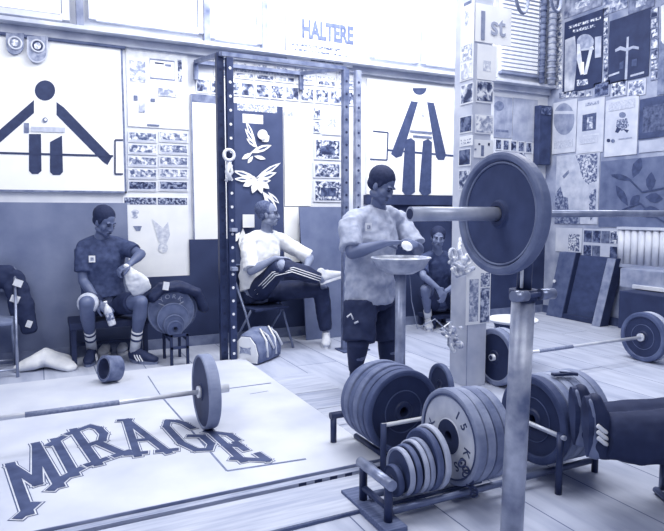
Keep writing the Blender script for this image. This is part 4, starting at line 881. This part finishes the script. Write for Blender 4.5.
# --- left man, sitting and drinking
X = {}
X['pelvis'] = P(104, 300, 5.74); X['waist'] = P(102, 282, 5.73); X['chest'] = P(102, 258, 5.70); X['neck'] = P(101, 238, 5.69)
X['head'] = P(105, 222, 5.60); X['look'] = (.55, -.75, -.45); X['up'] = (.1, -.2, 1)
X['sh_l'] = P(83, 249, 5.68); X['sh_r'] = P(122, 247, 5.68); X['el_l'] = P(83, 281, 5.62); X['wr_l'] = P(99, 303, 5.45); X['hand_l'] = (P(110, 312, 5.38)-P(99, 303, 5.45), (.5, -.2, -.6), -1, .6)
X['el_r'] = P(141, 254, 5.50); X['wr_r'] = P(130, 264, 5.37); X['hand_r'] = (V((-.7, -.1, -.35)), (.1, .3, -1), 1, .9)
X['hip_l'] = P(96, 304, 5.76); X['hip_r'] = P(117, 304, 5.76); X['kn_l'] = P(86, 303, 5.36); X['kn_r'] = P(141, 302, 5.36)
tl = G(83, 374); tr = G(157, 364)
hl = G(93, 360); hr = G(131, 362)
def stretch(h, t, L=.28):
    h = V((h.x, h.y, 0)); t = V((t.x, t.y, 0)); return h, h+(t-h).normalized()*L
hl, tl = stretch(hl, tl, .27); hr, tr = stretch(hr, tr, .27)
X['an_l'] = hl+V((0, 0, .12))+(tl-hl)*.16; X['an_r'] = hr+V((0, 0, .12))+(tr-hr)*.16; X['ft_l'] = (hl, tl); X['ft_r'] = (hr, tr)
o, R = person('person in dark tee and shorts sitting against the wall, looking down with a bottle', (X['pelvis'].x, 5.6, 0), X, sk_d, 1.0, 1.03)
face(o, X['head'], R, 1.0, 'closed'); hair(o, X['head'], R, 1.0, M(.03, .02, 60, .8))
sh_ = shirt(o, X, M(.20, .07, 26, .8), 1.0, 1.02, .72, P(104, 297, 5.72), .025)
q = P(92, 259, 5.57); build(MB().box(q, (.052, .006, .058), M(.95, .02, 9), Matrix.Rotation(-.15, 3, 'Z')).box(q+V((0, -.004, 0)), (.026, .003, .026), M(.6, .2, 60), Matrix.Rotation(-.15, 3, 'Z')), 'chest_patch', o)
tubecloth(o, 'shorts', [[(P(104, 298, 5.74), .17, .13), (P(104, 306, 5.76), .18, .14)], [(X['hip_l'], .11), (mid(X['hip_l'], X['kn_l'], .82), .095)], [(X['hip_r'], .11), (mid(X['hip_r'], X['kn_r'], .7), .095)]], M(.10, .04, 20, .8), disp=.02)
build(MB().loft([(mid(X['hip_l'], X['kn_l'], .80), .092), (mid(X['hip_l'], X['kn_l'], .9), .082)], M(.80, .05, 30), n=18, round_=False), 'knee_wrap', o)
for k_, q in (('kn_l', 'an_l'), ('kn_r', 'an_r')): sock(o, X[k_], X[q], M(.93, .02, 30), (.62, .74), .58, 1.05)
for q in 'lr': shoe(o, X['ft_'+q][0], X['ft_'+q][1], M(.08, .03, 20), M(.5, .05, 9), M(.9, .02, 9))
hb = P(109, 314, 5.36); bt = thing('water_bottle', 'clear plastic water bottle held low by the man sitting at left', 'bottle', hb-V((0, 0, .1)))
Rb = Matrix.Rotation(-.25, 3, 'Y'); axb = Rb @ V((0, 0, 1))
build(MB().lathe([(.001, -.1), (.03, -.1), (.033, -.09), (.033, .03), (.026, .055), (.014, .08), (.013, .095), (.001, .095)], hb, axb, M(.82, .15, 14, .15, spec=.8), 24, False), 'bottle_body', bt)
build(MB().cyl(hb+axb*.095, hb+axb*.115, .015, M(.9, .02, 9)), 'cap', bt); build(MB().cyl(hb-axb*.05, hb+axb*.01, .034, M(.6, .25, 50, kind='photo')), 'bottle_label', bt)
tw = P(136, 278, 5.36)
mb = MB().loft([(P(126, 266, 5.34), .02, .015), (P(131, 274, 5.36), .06, .03), (P(138, 284, 5.38), .10, .035), (P(142, 291, 5.40), .09, .03)], M(.93, .04, 9), side=(1, 0, 0)); build(mb, 'hand_towel', label='white crumpled towel held up by the man sitting at left', cat='towel', fuse=.008, smooth=3, disp=.03, dscale=.06)
# bench under him
bn = thing('low_bench', 'dark low bench under the man sitting at left', 'bench', (X['pelvis'].x, 5.8, 0)); zb_ = X['hip_l'].z-.13
build(MB().bb(X['pelvis'].x-.30, X['pelvis'].x+.36, 5.56, 5.98, zb_-.06, zb_, M(.06, .03, 9)), 'seat', bn, bevel=.01)
for x in (-.27, .33):
    for y in (5.6, 5.94): build(MB().bb(X['pelvis'].x+x-.02, X['pelvis'].x+x+.02, y-.02, y+.02, 0, zb_-.06, M(.06, .03, 9)), 'leg', bn)
build(MB().bb(X['pelvis'].x-.27, X['pelvis'].x+.33, 5.92, 5.94, .12, .15, M(.1, .05, 9)), 'stretcher', bn)
# pair of running shoes
for (u, v, u2, v2, lb) in ((110, 351, 100, 359, 'pale running shoe with dark stripes on floor, left of its pair'), (126, 349, 119, 358, 'greyer running shoe on floor, right of its pair')):
    h, t = stretch(G(u, v), G(u2, v2), .28); so = thing('running_shoe', lb, 'shoe', h, 'running shoes behind the rolled belt'); shoe(so, h, t, M(.85 if u < 115 else .72, .08, 20), M(.9, .03, 9), M(.2, .05, 9), lace=M(.9, .03, 9))

# --- centre man in white shirt, legs crossed
Xc = {}
Xc['pelvis'] = P(259, 292, 5.72); Xc['waist'] = P(257, 277, 5.74); Xc['chest'] = P(262, 252, 5.76); Xc['neck'] = P(266, 232, 5.76)
Xc['head'] = P(268.5, 214, 5.70); Xc['look'] = (.88, -.5, .02); Xc['up'] = (-.05, 0, 1)
Xc['sh_l'] = P(248, 243, 5.68); Xc['sh_r'] = P(285, 243, 5.80); Xc['el_l'] = P(251, 271, 5.52); Xc['wr_l'] = P(276, 258, 5.40); Xc['hand_l'] = (V((1, -.1, -.05)), (0, -.2, -1), 1, .35)
Xc['el_r'] = P(310, 258, 5.68); Xc['wr_r'] = P(306, 268, 5.45); Xc['hand_r'] = (V((-.2, -.6, -.2)), (-.2, -.1, -1), 1, .6)
Xc['hip_l'] = P(256, 292, 5.66); Xc['hip_r'] = P(268, 292, 5.74); Xc['kn_l'] = P(282, 266, 5.36); Xc['an_l'] = P(321, 279, 5.34)
Xc['kn_r'] = P(321, 288, 5.48); gh, gt = stretch(G(326, 343), G(326.5, 352), .29); Xc['an_r'] = gh+V((0, 0, .12))+(gt-gh)*.16; Xc['ft_r'] = (gh, gt)
fa = P(321, 285, 5.33); fb = P(352, 275, 5.36); fb = fa+(fb-fa).normalized()*.28; Xc['ft_l'] = (fa, fb, V((.0, .3, 1)))
o, R = person('person in white shirt and striped track pants sitting cross-legged at the rack', (Xc['pelvis'].x, 5.6, 0), Xc, sk_l, 1.0, 1.05)
face(o, Xc['head'], R, 1.0, 'open', glasses=True); hair(o, Xc['head'], R, 1.0, M(.34, .1, 60, .8), bald=.04, thick=.008)
shirt(o, Xc, M(.97, .02, 20, .8), 1.03, 1.06, .95, P(259, 288, 5.72), .03)
tp = M(.05, .03, 20, .7)
tubecloth(o, 'track_pants', [[(P(258, 288, 5.72), .17, .14), (P(260, 298, 5.72), .18, .15)], [(Xc['hip_l'], .12), (mid(Xc['hip_l'], Xc['kn_l']), .1), (Xc['kn_l'], .078)], [(Xc['kn_l'], .078), (mid(Xc['kn_l'], Xc['an_l'], .5), .082), (mid(Xc['kn_l'], Xc['an_l'], .95), .062)],
          [(Xc['hip_r'], .12), (mid(Xc['hip_r'], Xc['kn_r']), .1), (Xc['kn_r'], .085)], [(Xc['kn_r'], .085), (mid(Xc['kn_r'], Xc['an_r'], .5), .08), (mid(Xc['kn_r'], Xc['an_r'], .93), .065)]], tp)
mb = MB()
for k in (-1, 0, 1):
    pts = []
    for (a, b, r_) in (('hip_l', 'kn_l', .105), ('kn_l', 'an_l', .088)):
        A_, B_ = Xc[a], Xc[b]; dd = (B_-A_).normalized(); fc = (V((0, 0, CH))-A_); fc = (fc-dd*fc.dot(dd)).normalized(); up = dd.cross(fc); up = up if up.z > 0 else -up
        for t in ((.15, .4, .65, .85) if a == 'hip_l' else (.2, .45, .7, .92)):
            pts.append(A_.lerp(B_, t)+fc*(r_+(.0))*(1-.12*t)+up*(.022*k))
    mb.tube(pts, .005, M(.95, .02, 9), 6)
build(mb, 'trouser_stripes', o)
shoe(o, fa, fb, M(.88, .05, 20), M(.93, .03, 9), up=V((.0, .3, 1)), lace=M(.95, .02, 9)); shoe(o, gh, gt, M(.84, .06, 20), M(.93, .03, 9), lace=M(.95, .02, 9))
def folding_chair(label, base, yaw, m, seat_m, hz=.45, back=.85, w_=.44):
    Rz = Matrix.Rotation(yaw, 3, 'Z'); T = lambda x, y, z: V(base)+Rz @ V((x, y, z)); o = thing('folding_chair', label, 'chair', base)
    build(MB().box(T(0, 0, hz), (w_-.04, .40, .03), seat_m, Rz), 'seat', o, bevel=.008)
    build(MB().box(T(0, .22, back-.1), (w_-.02, .02, .20), seat_m, Rz), 'backrest', o, bevel=.008)
    for q in (-1, 1):
        build(MB().tube([T(q*w_/2, -.24, .0), T(q*w_/2, -.05, hz-.02), T(q*w_/2, .22, back)], .012, m, 10), 'leg', o)
        build(MB().tube([T(q*(w_/2-.03), .24, .0), T(q*(w_/2-.03), -.12, hz)], .012, m, 10), 'leg', o)
    build(MB().tube([T(-w_/2, -.21, .06), T(w_/2, -.21, .06)], .009, m, 8), 'stretcher', o); build(MB().tube([T(-w_/2+.03, .21, .05), T(w_/2-.03, .21, .05)], .009, m, 8), 'stretcher', o)
    build(MB().tube([T(-w_/2, .22, back), T(w_/2, .22, back)], .012, m, 8), 'top_rail', o)
    return o
folding_chair('dark folding chair under the person in white shirt', (Xc['pelvis'].x, 5.66, 0), .25, M(.5, .1, 9, .4, .3), M(.06, .03, 9), min(.45, Xc['pelvis'].z-.14), .82)
# small white square note behind him
mb = MB().box(P(248.5, 221, 5.97), (.125, .012, .135), M(.95, .02, 9)); build(mb, 'white_note', label='small white square note on the banner left of the bespectacled head', cat='note')
# leaning grey panel
a = G(300, 333); pz = P(320, 207, 5.93).z; x0 = P(299, 240, 5.93).x; x1 = P(342, 240, 5.93).x
mb = MB().prism([V((x0, 5.76, 0)), V((x1, 5.76, 0)), V((x1, 5.94, pz)), V((x0, 5.94, pz))], (0, -1, .1), .02, M(.42, .05, 5))
mb.prism([V((x0+.1, 5.915, pz-.22)), V((x0+.32, 5.917, pz-.14)), V((x0+.33, 5.916, pz-.17)), V((x0+.12, 5.913, pz-.26))], (0, -1, .1), .003, M(.72, .12, 40, kind='photo'))
build(mb, 'leaning_panel', label='grey board leaning on the wall behind the crossed legs', cat='board')

# --- standing man at the chalk bowl
Y0 = 3.86; Xs = {}
Xs['pelvis'] = P(370, 296, 3.92); Xs['waist'] = P(370, 270, 3.92); Xs['chest'] = P(372, 238, 3.90); Xs['neck'] = P(377, 209, 3.90)
Xs['head'] = P(382, 186, 3.82); Xs['look'] = (.42, -.72, -.50); Xs['up'] = (.2, -.25, 1)
Xs['sh_l'] = P(350, 223, 3.84); Xs['sh_r'] = P(400, 222, 3.98); Xs['el_l'] = P(352, 253, 3.72); Xs['wr_l'] = P(386, 243, 3.56); Xs['hand_l'] = (V((1, -.25, .05)), (.1, -.3, -1), 1, .4)
Xs['el_r'] = P(418, 250, 3.80); Xs['wr_r'] = P(413, 250, 3.62); Xs['wr_r'] = P(416, 245, 3.58); Xs['hand_r'] = (V((-.85, -.5, .1)), (-.3, .6, -.6), -1, .5)
Xs['hip_l'] = P(361, 303, 3.88); Xs['hip_r'] = P(384, 303, 3.97); Xs['kn_l'] = P(358, 344, 3.80); Xs['kn_r'] = P(388, 342, 3.92)
gl, tl2 = stretch(G(354, 386), G(360, 400), .29); gr, tr2 = stretch(G(385, 383), G(398, 394), .29)
Xs['an_l'] = gl+V((0, 0, .12))+(tl2-gl)*.15; Xs['an_r'] = gr+V((0, 0, .12))+(tr2-gr)*.15; Xs['ft_l'] = (gl, tl2); Xs['ft_r'] = (gr, tr2)
o, R = person('person standing in pale grey tee rubbing chalk on his hands over the bowl', (Xs['pelvis'].x, 3.9, 0), Xs, sk_d, 1.0, 1.12)
face(o, Xs['head'], R, 1.0, 'closed'); hair(o, Xs['head'], R, 1.0, M(.03, .02, 60, .8), thick=.014)
shirt(o, Xs, M(.70, .06, 20, .8), 1.05, 1.10, .85, P(370, 302, 3.92), .04)
q = P(368.5, 227, 3.735); build(MB().box(q, (.05, .006, .058), M(.86, .03, 9), Matrix.Rotation(-.1, 3, 'Z')).box(q+V((0, -.004, 0)), (.025, .003, .027), M(.6, .2, 60), Matrix.Rotation(-.1, 3, 'Z')), 'chest_patch', o)
tubecloth(o, 'shorts', [[(P(370, 296, 3.92), .2, .15), (P(371, 306, 3.93), .2, .15)], [(Xs['hip_l'], .13), (mid(Xs['hip_l'], Xs['kn_l'], .95), .12)], [(Xs['hip_r'], .13), (mid(Xs['hip_r'], Xs['kn_r'], .95), .12)]], M(.05, .03, 20, .8), side=(1, 0, 0), disp=.03)
tubecloth(o, 'leggings', [[(mid(Xs['kn_l'], Xs['hip_l'], .4), .09), (Xs['kn_l'], .082), (mid(Xs['kn_l'], Xs['an_l'], .3), .075), (mid(Xs['kn_l'], Xs['an_l'], .9), .05)], [(mid(Xs['kn_r'], Xs['hip_r'], .4), .09), (Xs['kn_r'], .082), (mid(Xs['kn_r'], Xs['an_r'], .3), .075), (mid(Xs['kn_r'], Xs['an_r'], .9), .05)]], M(.04, .02, 20, .8), disp=.004)
q = P(347, 317, 3.72); build(MB().tube([q, q+V((.03, 0, .02)), q+V((.05, 0, -.02))], .007, M(.9, .03, 9), 6).tube([q+V((.06, 0, -.05)), q+V((.09, 0, -.04))], .008, M(.8, .03, 9), 6), 'shorts_emblem', o)
for q in 'lr': shoe(o, Xs['ft_'+q][0], Xs['ft_'+q][1], M(.1, .03, 20), M(.6, .05, 9), M(.9, .02, 9))
c = P(407, 246, 3.46); mb = MB().ell(c, (.045, .03, .03), M(.97, .02, 9), Matrix.Rotation(.5, 3, 'Y'), 14, 10); build(mb, 'chalk_block', label='white chalk block in the hands over the metal bowl', cat='chalk')

# --- far man sitting behind the bowl
Xf = {}
Xf['pelvis'] = P(440, 303, 5.80); Xf['waist'] = P(439, 288, 5.78); Xf['chest'] = P(437, 270, 5.66); Xf['neck'] = P(437, 252, 5.58)
Xf['head'] = P(438, 238, 5.48); Xf['look'] = (-.5, -.85, -.12); Xf['up'] = (0, -.15, 1)
Xf['sh_l'] = P(422, 261, 5.60); Xf['sh_r'] = P(453, 261, 5.60); Xf['el_l'] = P(423, 276, 5.40); Xf['wr_l'] = P(438, 288, 5.30); Xf['hand_l'] = (V((.5, -.1, -.8)), (.3, .4, -.3), 1, .5)
Xf['el_r'] = P(458, 284, 5.45); Xf['wr_r'] = P(446, 291, 5.32); Xf['hand_r'] = (V((-.4, -.1, -.8)), (-.3, .4, -.3), -1, .5)
Xf['hip_l'] = P(432, 303, 5.80); Xf['hip_r'] = P(449, 303, 5.80); Xf['kn_l'] = P(425, 289, 5.42); Xf['kn_r'] = P(458, 290, 5.42)
gl, tl3 = stretch(G(428, 327), G(430, 336), .28); gr, tr3 = stretch(G(455, 328), G(458, 338), .28)
Xf['an_l'] = gl+V((0, 0, .11))+(tl3-gl)*.15; Xf['an_r'] = gr+V((0, 0, .11))+(tr3-gr)*.15; Xf['ft_l'] = (gl, tl3); Xf['ft_r'] = (gr, tr3)
o, R = person('person in dark shirt crouched on a low stool behind the chalk bowl', (Xf['pelvis'].x, 5.7, 0), Xf, sk_m, .92, 1.0)
face(o, Xf['head'], R, .92, 'open'); hair(o, Xf['head'], R, .92, M(.03, .02, 60, .8), thick=.014)
shirt(o, Xf, M(.22, .06, 20, .8), .95, 1.0, .8, None, .02)
tubecloth(o, 'shorts', [[(Xf['pelvis'], .16, .13), (Xf['pelvis']+V((0, .0, -.05)), .17, .14)], [(Xf['hip_l'], .11), (mid(Xf['hip_l'], Xf['kn_l'], .85), .09)], [(Xf['hip_r'], .11), (mid(Xf['hip_r'], Xf['kn_r'], .85), .09)]], M(.08, .03, 20, .8), disp=.01)
for k_, q in (('kn_l', 'an_l'), ('kn_r', 'an_r')): sock(o, Xf[k_], Xf[q], M(.93, .02, 30), None, .72, 1.05, .95)
for q in 'lr': shoe(o, Xf['ft_'+q][0], Xf['ft_'+q][1], M(.88, .08, 30), M(.9, .05, 9), M(.3, .05, 9), lace=M(.95, .02, 9))
zf = Xf['pelvis'].z-.12
bn = thing('low_stool', 'dark low stool under the crouching person at the far wall', 'stool', (Xf['pelvis'].x, 5.82, 0))
build(MB().bb(Xf['pelvis'].x-.2, Xf['pelvis'].x+.2, 5.66, 5.98, zf-.05, zf, M(.06, .03, 9)), 'seat', bn, bevel=.008)
for x in (-.17, .17):
    for y in (5.69, 5.95): build(MB().bb(Xf['pelvis'].x+x-.02, Xf['pelvis'].x+x+.02, y-.02, y+.02, 0, zf-.05, M(.06, .03, 9)), 'leg', bn)

# --- person lying at the right edge
a0 = V((2.18, 1.775, .245)); dr = V((1, -.47, 0)).normalized(); nr = V((dr.y, -dr.x, 0)); nr = nr if nr.y > 0 else -nr   # nr: away from the camera
Xl = {}
def lp_(s_, n_, z): return V((a0.x, a0.y, a0.z))+dr*s_+nr*n_+V((0, 0, z))
for q, n_ in (('l', .02), ('r', .16)):
    Xl['an_'+q] = lp_(.02, n_, .10); Xl['kn_'+q] = lp_(.46, n_, .13); Xl['hip_'+q] = lp_(.90, n_*.8+.03, .13)
    hl_ = lp_(-.05, n_, .03); tt = lp_(-.07, n_, .30); Xl['ft_'+q] = (hl_, tt, dr)
Xl['pelvis'] = lp_(.92, .09, .14); Xl['waist'] = lp_(1.1, .09, .14); Xl['chest'] = lp_(1.3, .09, .15); Xl['neck'] = lp_(1.5, .09, .14); Xl['head'] = lp_(1.65, .09, .14); Xl['look'] = (0, 0, 1); Xl['up'] = dr
Xl['sh_l'] = lp_(1.45, -.09, .12); Xl['sh_r'] = lp_(1.45, .27, .12); Xl['el_l'] = lp_(1.2, -.17, .1); Xl['el_r'] = lp_(1.2, .36, .1); Xl['wr_l'] = lp_(.98, -.12, .2); Xl['wr_r'] = lp_(.98, .30, .2)
Xl['hand_l'] = (-dr, (0, 0, -1), -1, .3); Xl['hand_r'] = (-dr, (0, 0, -1), 1, .3)
o, R = person('person in black track pants lying on a bench at the right edge, feet left', lp_(.9, .09, 0), Xl, sk_m, 1.0, 1.05)
hair(o, Xl['head'], R, 1.0, M(.03, .02, 60, .8)); face(o, Xl['head'], R, 1.0, 'open'); shirt(o, Xl, M(.3, .05, 20), 1.0, 1.0, .7, None, .01)
ch_ = [[(lp_(.8, .09, .145), .17, .13), (lp_(.98, .09, .145), .17, .13)]]
for q in 'lr': ch_ += [[(mid(Xl['an_'+q], Xl['kn_'+q], .02)+V((0, 0, .02)), .10, .085), (mid(Xl['an_'+q], Xl['kn_'+q], .35), .125, .105), (Xl['kn_'+q], .12, .105), (mid(Xl['kn_'+q], Xl['hip_'+q], .5), .12, .12), (Xl['hip_'+q], .125, .13)]]
mbp = MB()
for c in ch_: mbp.loft(c, M(.03, .02, 20, .8), side=(0, 0, 1), n=18, round_=False)
mbp.v = [(a, b, max(c, a0.z+.006)) for a, b, c in mbp.v]
build(mbp, 'track_pants', o, fuse=.009, smooth=4, disp=.02, dscale=.12)
for q in 'lr': shoe(o, Xl['ft_'+q][0], Xl['ft_'+q][1], M(.04, .02, 20), M(.12, .1, 9), M(.95, .02, 9), up=dr, lace=M(.9, .02, 9), h=.12, sw=1.5, wf=.82)

fb_ = thing('flat_bench', 'dark flat bench under the black trousered legs, mostly past the right edge', 'bench', (lp_(1.1, .09, 0).x, lp_(1.1, .09, 0).y, 0))
mb = MB(); q = [lp_(.36, -.08, -.06), lp_(1.95, -.08, -.06), lp_(1.95, .26, -.06), lp_(.36, .26, -.06)]; mb.prism(q, (0, 0, 1), .06, M(.05, .03, 9)); build(mb, 'pad', fb_, bevel=.01)
for s_ in (.42, 1.8):
    a = lp_(s_, -.05, -a0.z+.018); b = lp_(s_, .23, -a0.z+.018); up = V((0, 0, a0.z-.08))
    build(MB().tube([a+up, a, a+dr*-.03, b+dr*-.03, b, b+up], .016, M(.3, .1, 9, .4, .3), 10), 'leg', fb_)
# ---------------------------------------------------------------- plate stack with YORK plate by the left man
cy = P(171, 311, 5.45); yk = cy.y; rz = cy.z-.21
ky = plate_mb(.21, .035, M(.45, .06, 20), M(.38, .06, 20), M(.3, .06, 9), rimw=.07, recess=.006)
ky.text('YORK', .055, (0, -.0, .0135), (1, 0, 0), (0, 1, 0), M(.72, .05, 20), .003, arc=(.135, math.radians(128), -math.radians(25)))
mt = M(.72, .05, 20)
for s_ in stroke_px([(-.11, .08), (-.04, .045), (0, .048), (.04, .045), (.11, .08)], .008): ky.prism([V((x, y, .012)) for x, y in s_], (0, 0, 1), .004, mt)
def face_cam(o): o.rotation_euler = Matrix(((1, 0, 0), (0, 0, -1), (0, 1, 0))).to_euler()
face_cam(place_plate(ky, (cy.x, yk, rz+.21), (0, -1, 0), 'round grey plate embossed YORK on the low stand at the left man'))
for i, (R_, dy, t, lb) in enumerate(((.225, .05, .3, 'large plate behind the YORK plate'), (.225, .10, .25, 'rearmost large plate behind the YORK plate'), (.145, -.045, .36, 'medium plate in front of the YORK plate'), (.095, -.085, .34, 'small plate in front of the medium plate on the low stand'), (.07, -.12, .3, 'smallest plate at the front of the low stand'))):
    face_cam(place_plate(plate_mb(R_, .035, M(t+.06, .08, 14), M(t, .06, 12), M(t-.08, .05, 9), rimw=.08, recess=.005), (cy.x+(.025 if i < 2 else .008), yk+dy*1.0, rz+R_), (0, -1, 0), lb))
sd = thing('plate_stand', 'small dark metal stand carrying the YORK plate and others', 'plate stand', (cy.x, yk, 0))
for x in (cy.x-.04, cy.x+.10):
    build(MB().bb(x-.012, x+.012, yk-.2, yk-.176, 0, rz+.03, M(.06, .03, 9)), 'leg', sd); build(MB().bb(x-.012, x+.012, yk+.14, yk+.164, 0, rz, M(.06, .03, 9)), 'leg', sd)
    build(MB().bb(x-.012, x+.012, yk-.19, yk+.15, rz-.03, rz-.005, M(.1, .03, 9)), 'rail', sd)
for z in (rz+.02, rz-.09): build(MB().bb(cy.x-.05, cy.x+.11, yk-.2, yk-.176, z-.011, z+.011, M(.1, .03, 9)), 'cross_bar', sd)
mb = MB().loft([(P(152, 297, yk+.02), .05, .1), (P(162, 288, yk+.03), .05, .12), (P(178, 286, yk+.03), .05, .12), (P(196, 292, yk+.03), .05, .1), (P(203, 308, yk+.05), .04, .08)], M(.05, .03, 20), side=(0, 0, 1)); build(mb, 'black_jacket', label='black jacket draped over the plates beside the left man', cat='jacket', fuse=.009, smooth=3, disp=.03, dscale=.1)
build(MB().box(P(166, 286, yk-.12), (.05, .02, .07), M(.9, .03, 9), Matrix.Rotation(.2, 3, 'Y')), 'paper_tag', label='small white tag on top of the YORK plate', cat='tag')

# ---------------------------------------------------------------- clutter at left
fcb = G(-2, 350); fcb = V((P(20, 355, 5.62).x-.24, 5.72, 0))
folding_chair('metal folding chair with a dark jacket over its back at the left edge', fcb, .0, M(.62, .08, 9, .35, .5), M(.5, .06, 9), .44, .86)
A = lambda u, v, y=5.6: P(u, v, y)
mb = MB().loft([(A(-16, 282, 5.94), .05, .10), (A(-2, 276, 5.94), .06, .11), (A(8, 277, 5.93), .06, .11)], M(.06, .03, 20, .8), side=(0, 1, 0)).loft([(A(12, 276, 5.93), .09, .05), (A(18, 292, 5.9), .10, .05), (A(23, 310, 5.88), .10, .045), (A(29, 330, 5.86), .06, .03)], M(.06, .03, 20, .8), side=(1, 0, 0))
jk = build(mb, 'draped_jacket', label='black jacket with white badges draped on the folding chair at left', cat='jacket', fuse=.009, smooth=3, disp=.04, dscale=.1)
for u, v in ((15, 299), (29, 324), (18, 283)): build(MB().box(P(u, v, 5.815), (.07 if u < 20 else .045, .008, .06), M(.9, .04, 40), Matrix.Rotation(.4, 3, 'Y')), 'badge', jk)
sk = [(15, 373), (32, 366), (50, 362), (70, 366)]
mb = MB().loft([(G(17, 372)+V((0, 0, .03)), .03, .05), (G(32, 370)+V((0, 0, .06)), .06, .11), (G(46, 367)+V((0, 0, .085)), .085, .14), (G(60, 368)+V((0, 0, .06)), .06, .12), (G(71, 371)+V((0, 0, .03)), .03, .06)], M(.94, .04, 12), side=(0, 0, 1))
mb.v = [(a, b, max(c, .0)) for a, b, c in mb.v]
build(mb, 'cloth_sack', label='white crumpled cloth sack on the floor next to the folding chair', cat='sack', fuse=.009, smooth=4, disp=.02, dscale=.12)
# rolled belt
c = G(111, 375, .10); axd = V((-.95, -.42, .18)).normalized()
mb = MB()
mb.lathe([(.074, -.06), (.098, -.06), (.100, .06), (.080, .06)], c, axd, [M(.3, .1, 12), M(.36, .14, 12), M(.5, .1, 12), M(.06, .04, 12)], 40)
mb.lathe([(.088, .058), (.090, .058), (.090, .062), (.088, .062)], c, axd, M(.15, .05, 9), 40)
mn = min(q[2] for q in mb.v); mb.v = [(a, b, d-mn+PZ*(1 if c.y < PY1 else 0)) for a, b, d in mb.v]
build(mb, 'rolled_belt', label='thick leather lifting belt rolled up on the floor before the striped shoes', cat='belt', bevel=.003)
# bag
bc = G(246, 361); bag = thing('duffel_bag', 'duffel bag with white end panel on the floor beside the rack', 'bag', (bc.x+.05, bc.y+.15, 0))
p0 = G(246.5, 364); p0 = V((p0.x, p0.y, 0)); dx = V((.55, .45, 0)).normalized(); sd_ = V((dx.y, -dx.x, 0))
def bagsec(t, k): return [(p0+dx*t+sd_*x*k+V((0, 0, z*k))) for x, z in ((-.13, .02), (-.14, .10), (-.11, .20), (-.05, .265), (.05, .265), (.11, .20), (.14, .10), (.13, .02), (.10, .0), (-.10, 0))]
mb = MB(); secs = [bagsec(0, .94), bagsec(.02, 1), bagsec(.2, 1.12), bagsec(.36, 1.05), bagsec(.40, .9)]; n = 10
vs_ = [q for s_ in secs for q in s_]; fs_ = [(i*n+k, i*n+(k+1) % n, (i+1)*n+(k+1) % n, (i+1)*n+k) for i in range(4) for k in range(n)]+[tuple(range(n)), tuple(range(4*n, 5*n))[::-1]]
mb.add(vs_, fs_, M(.42, .08, 14, .8), True); build(mb, 'bag_body', bag, bevel=.004)
mb = MB().prism([p0-dx*.002+sd_*x*.9+V((0, 0, z*.92)) for x, z in ((-.13, .02), (-.14, .10), (-.11, .20), (-.05, .265), (.05, .265), (.11, .20), (.14, .10), (.13, .02))], -dx, .012, M(.95, .02, 9)); 
ctr = p0-dx*.0165+V((0, 0, .12))
mb.prism([ctr+sd_*x+V((0, 0, z)) for x, z in ((-.06, -.03), (-.05, .02), (-.06, .04), (-.03, .03), (.03, .03), (.06, .04), (.05, .01), (.06, -.03), (.03, -.02), (-.03, -.02))], -dx, .003, M(.6, .15, 40)); build(mb, 'end_panel', bag)
mb = MB()
for t in (.12, .27): mb.tube([p0+dx*t-(-sd_)*.150+V((0, 0, .05)), p0+dx*t+sd_*.135+V((0, 0, .2)), p0+dx*t+sd_*.07+V((0, 0, .3)), p0+dx*(t+.05)+sd_*.12+V((0, 0, .235)), p0+dx*(t+.08)+sd_*.17+V((0, 0, .12))], .011, M(.95, .02, 9), 8)
build(mb, 'handle', bag)
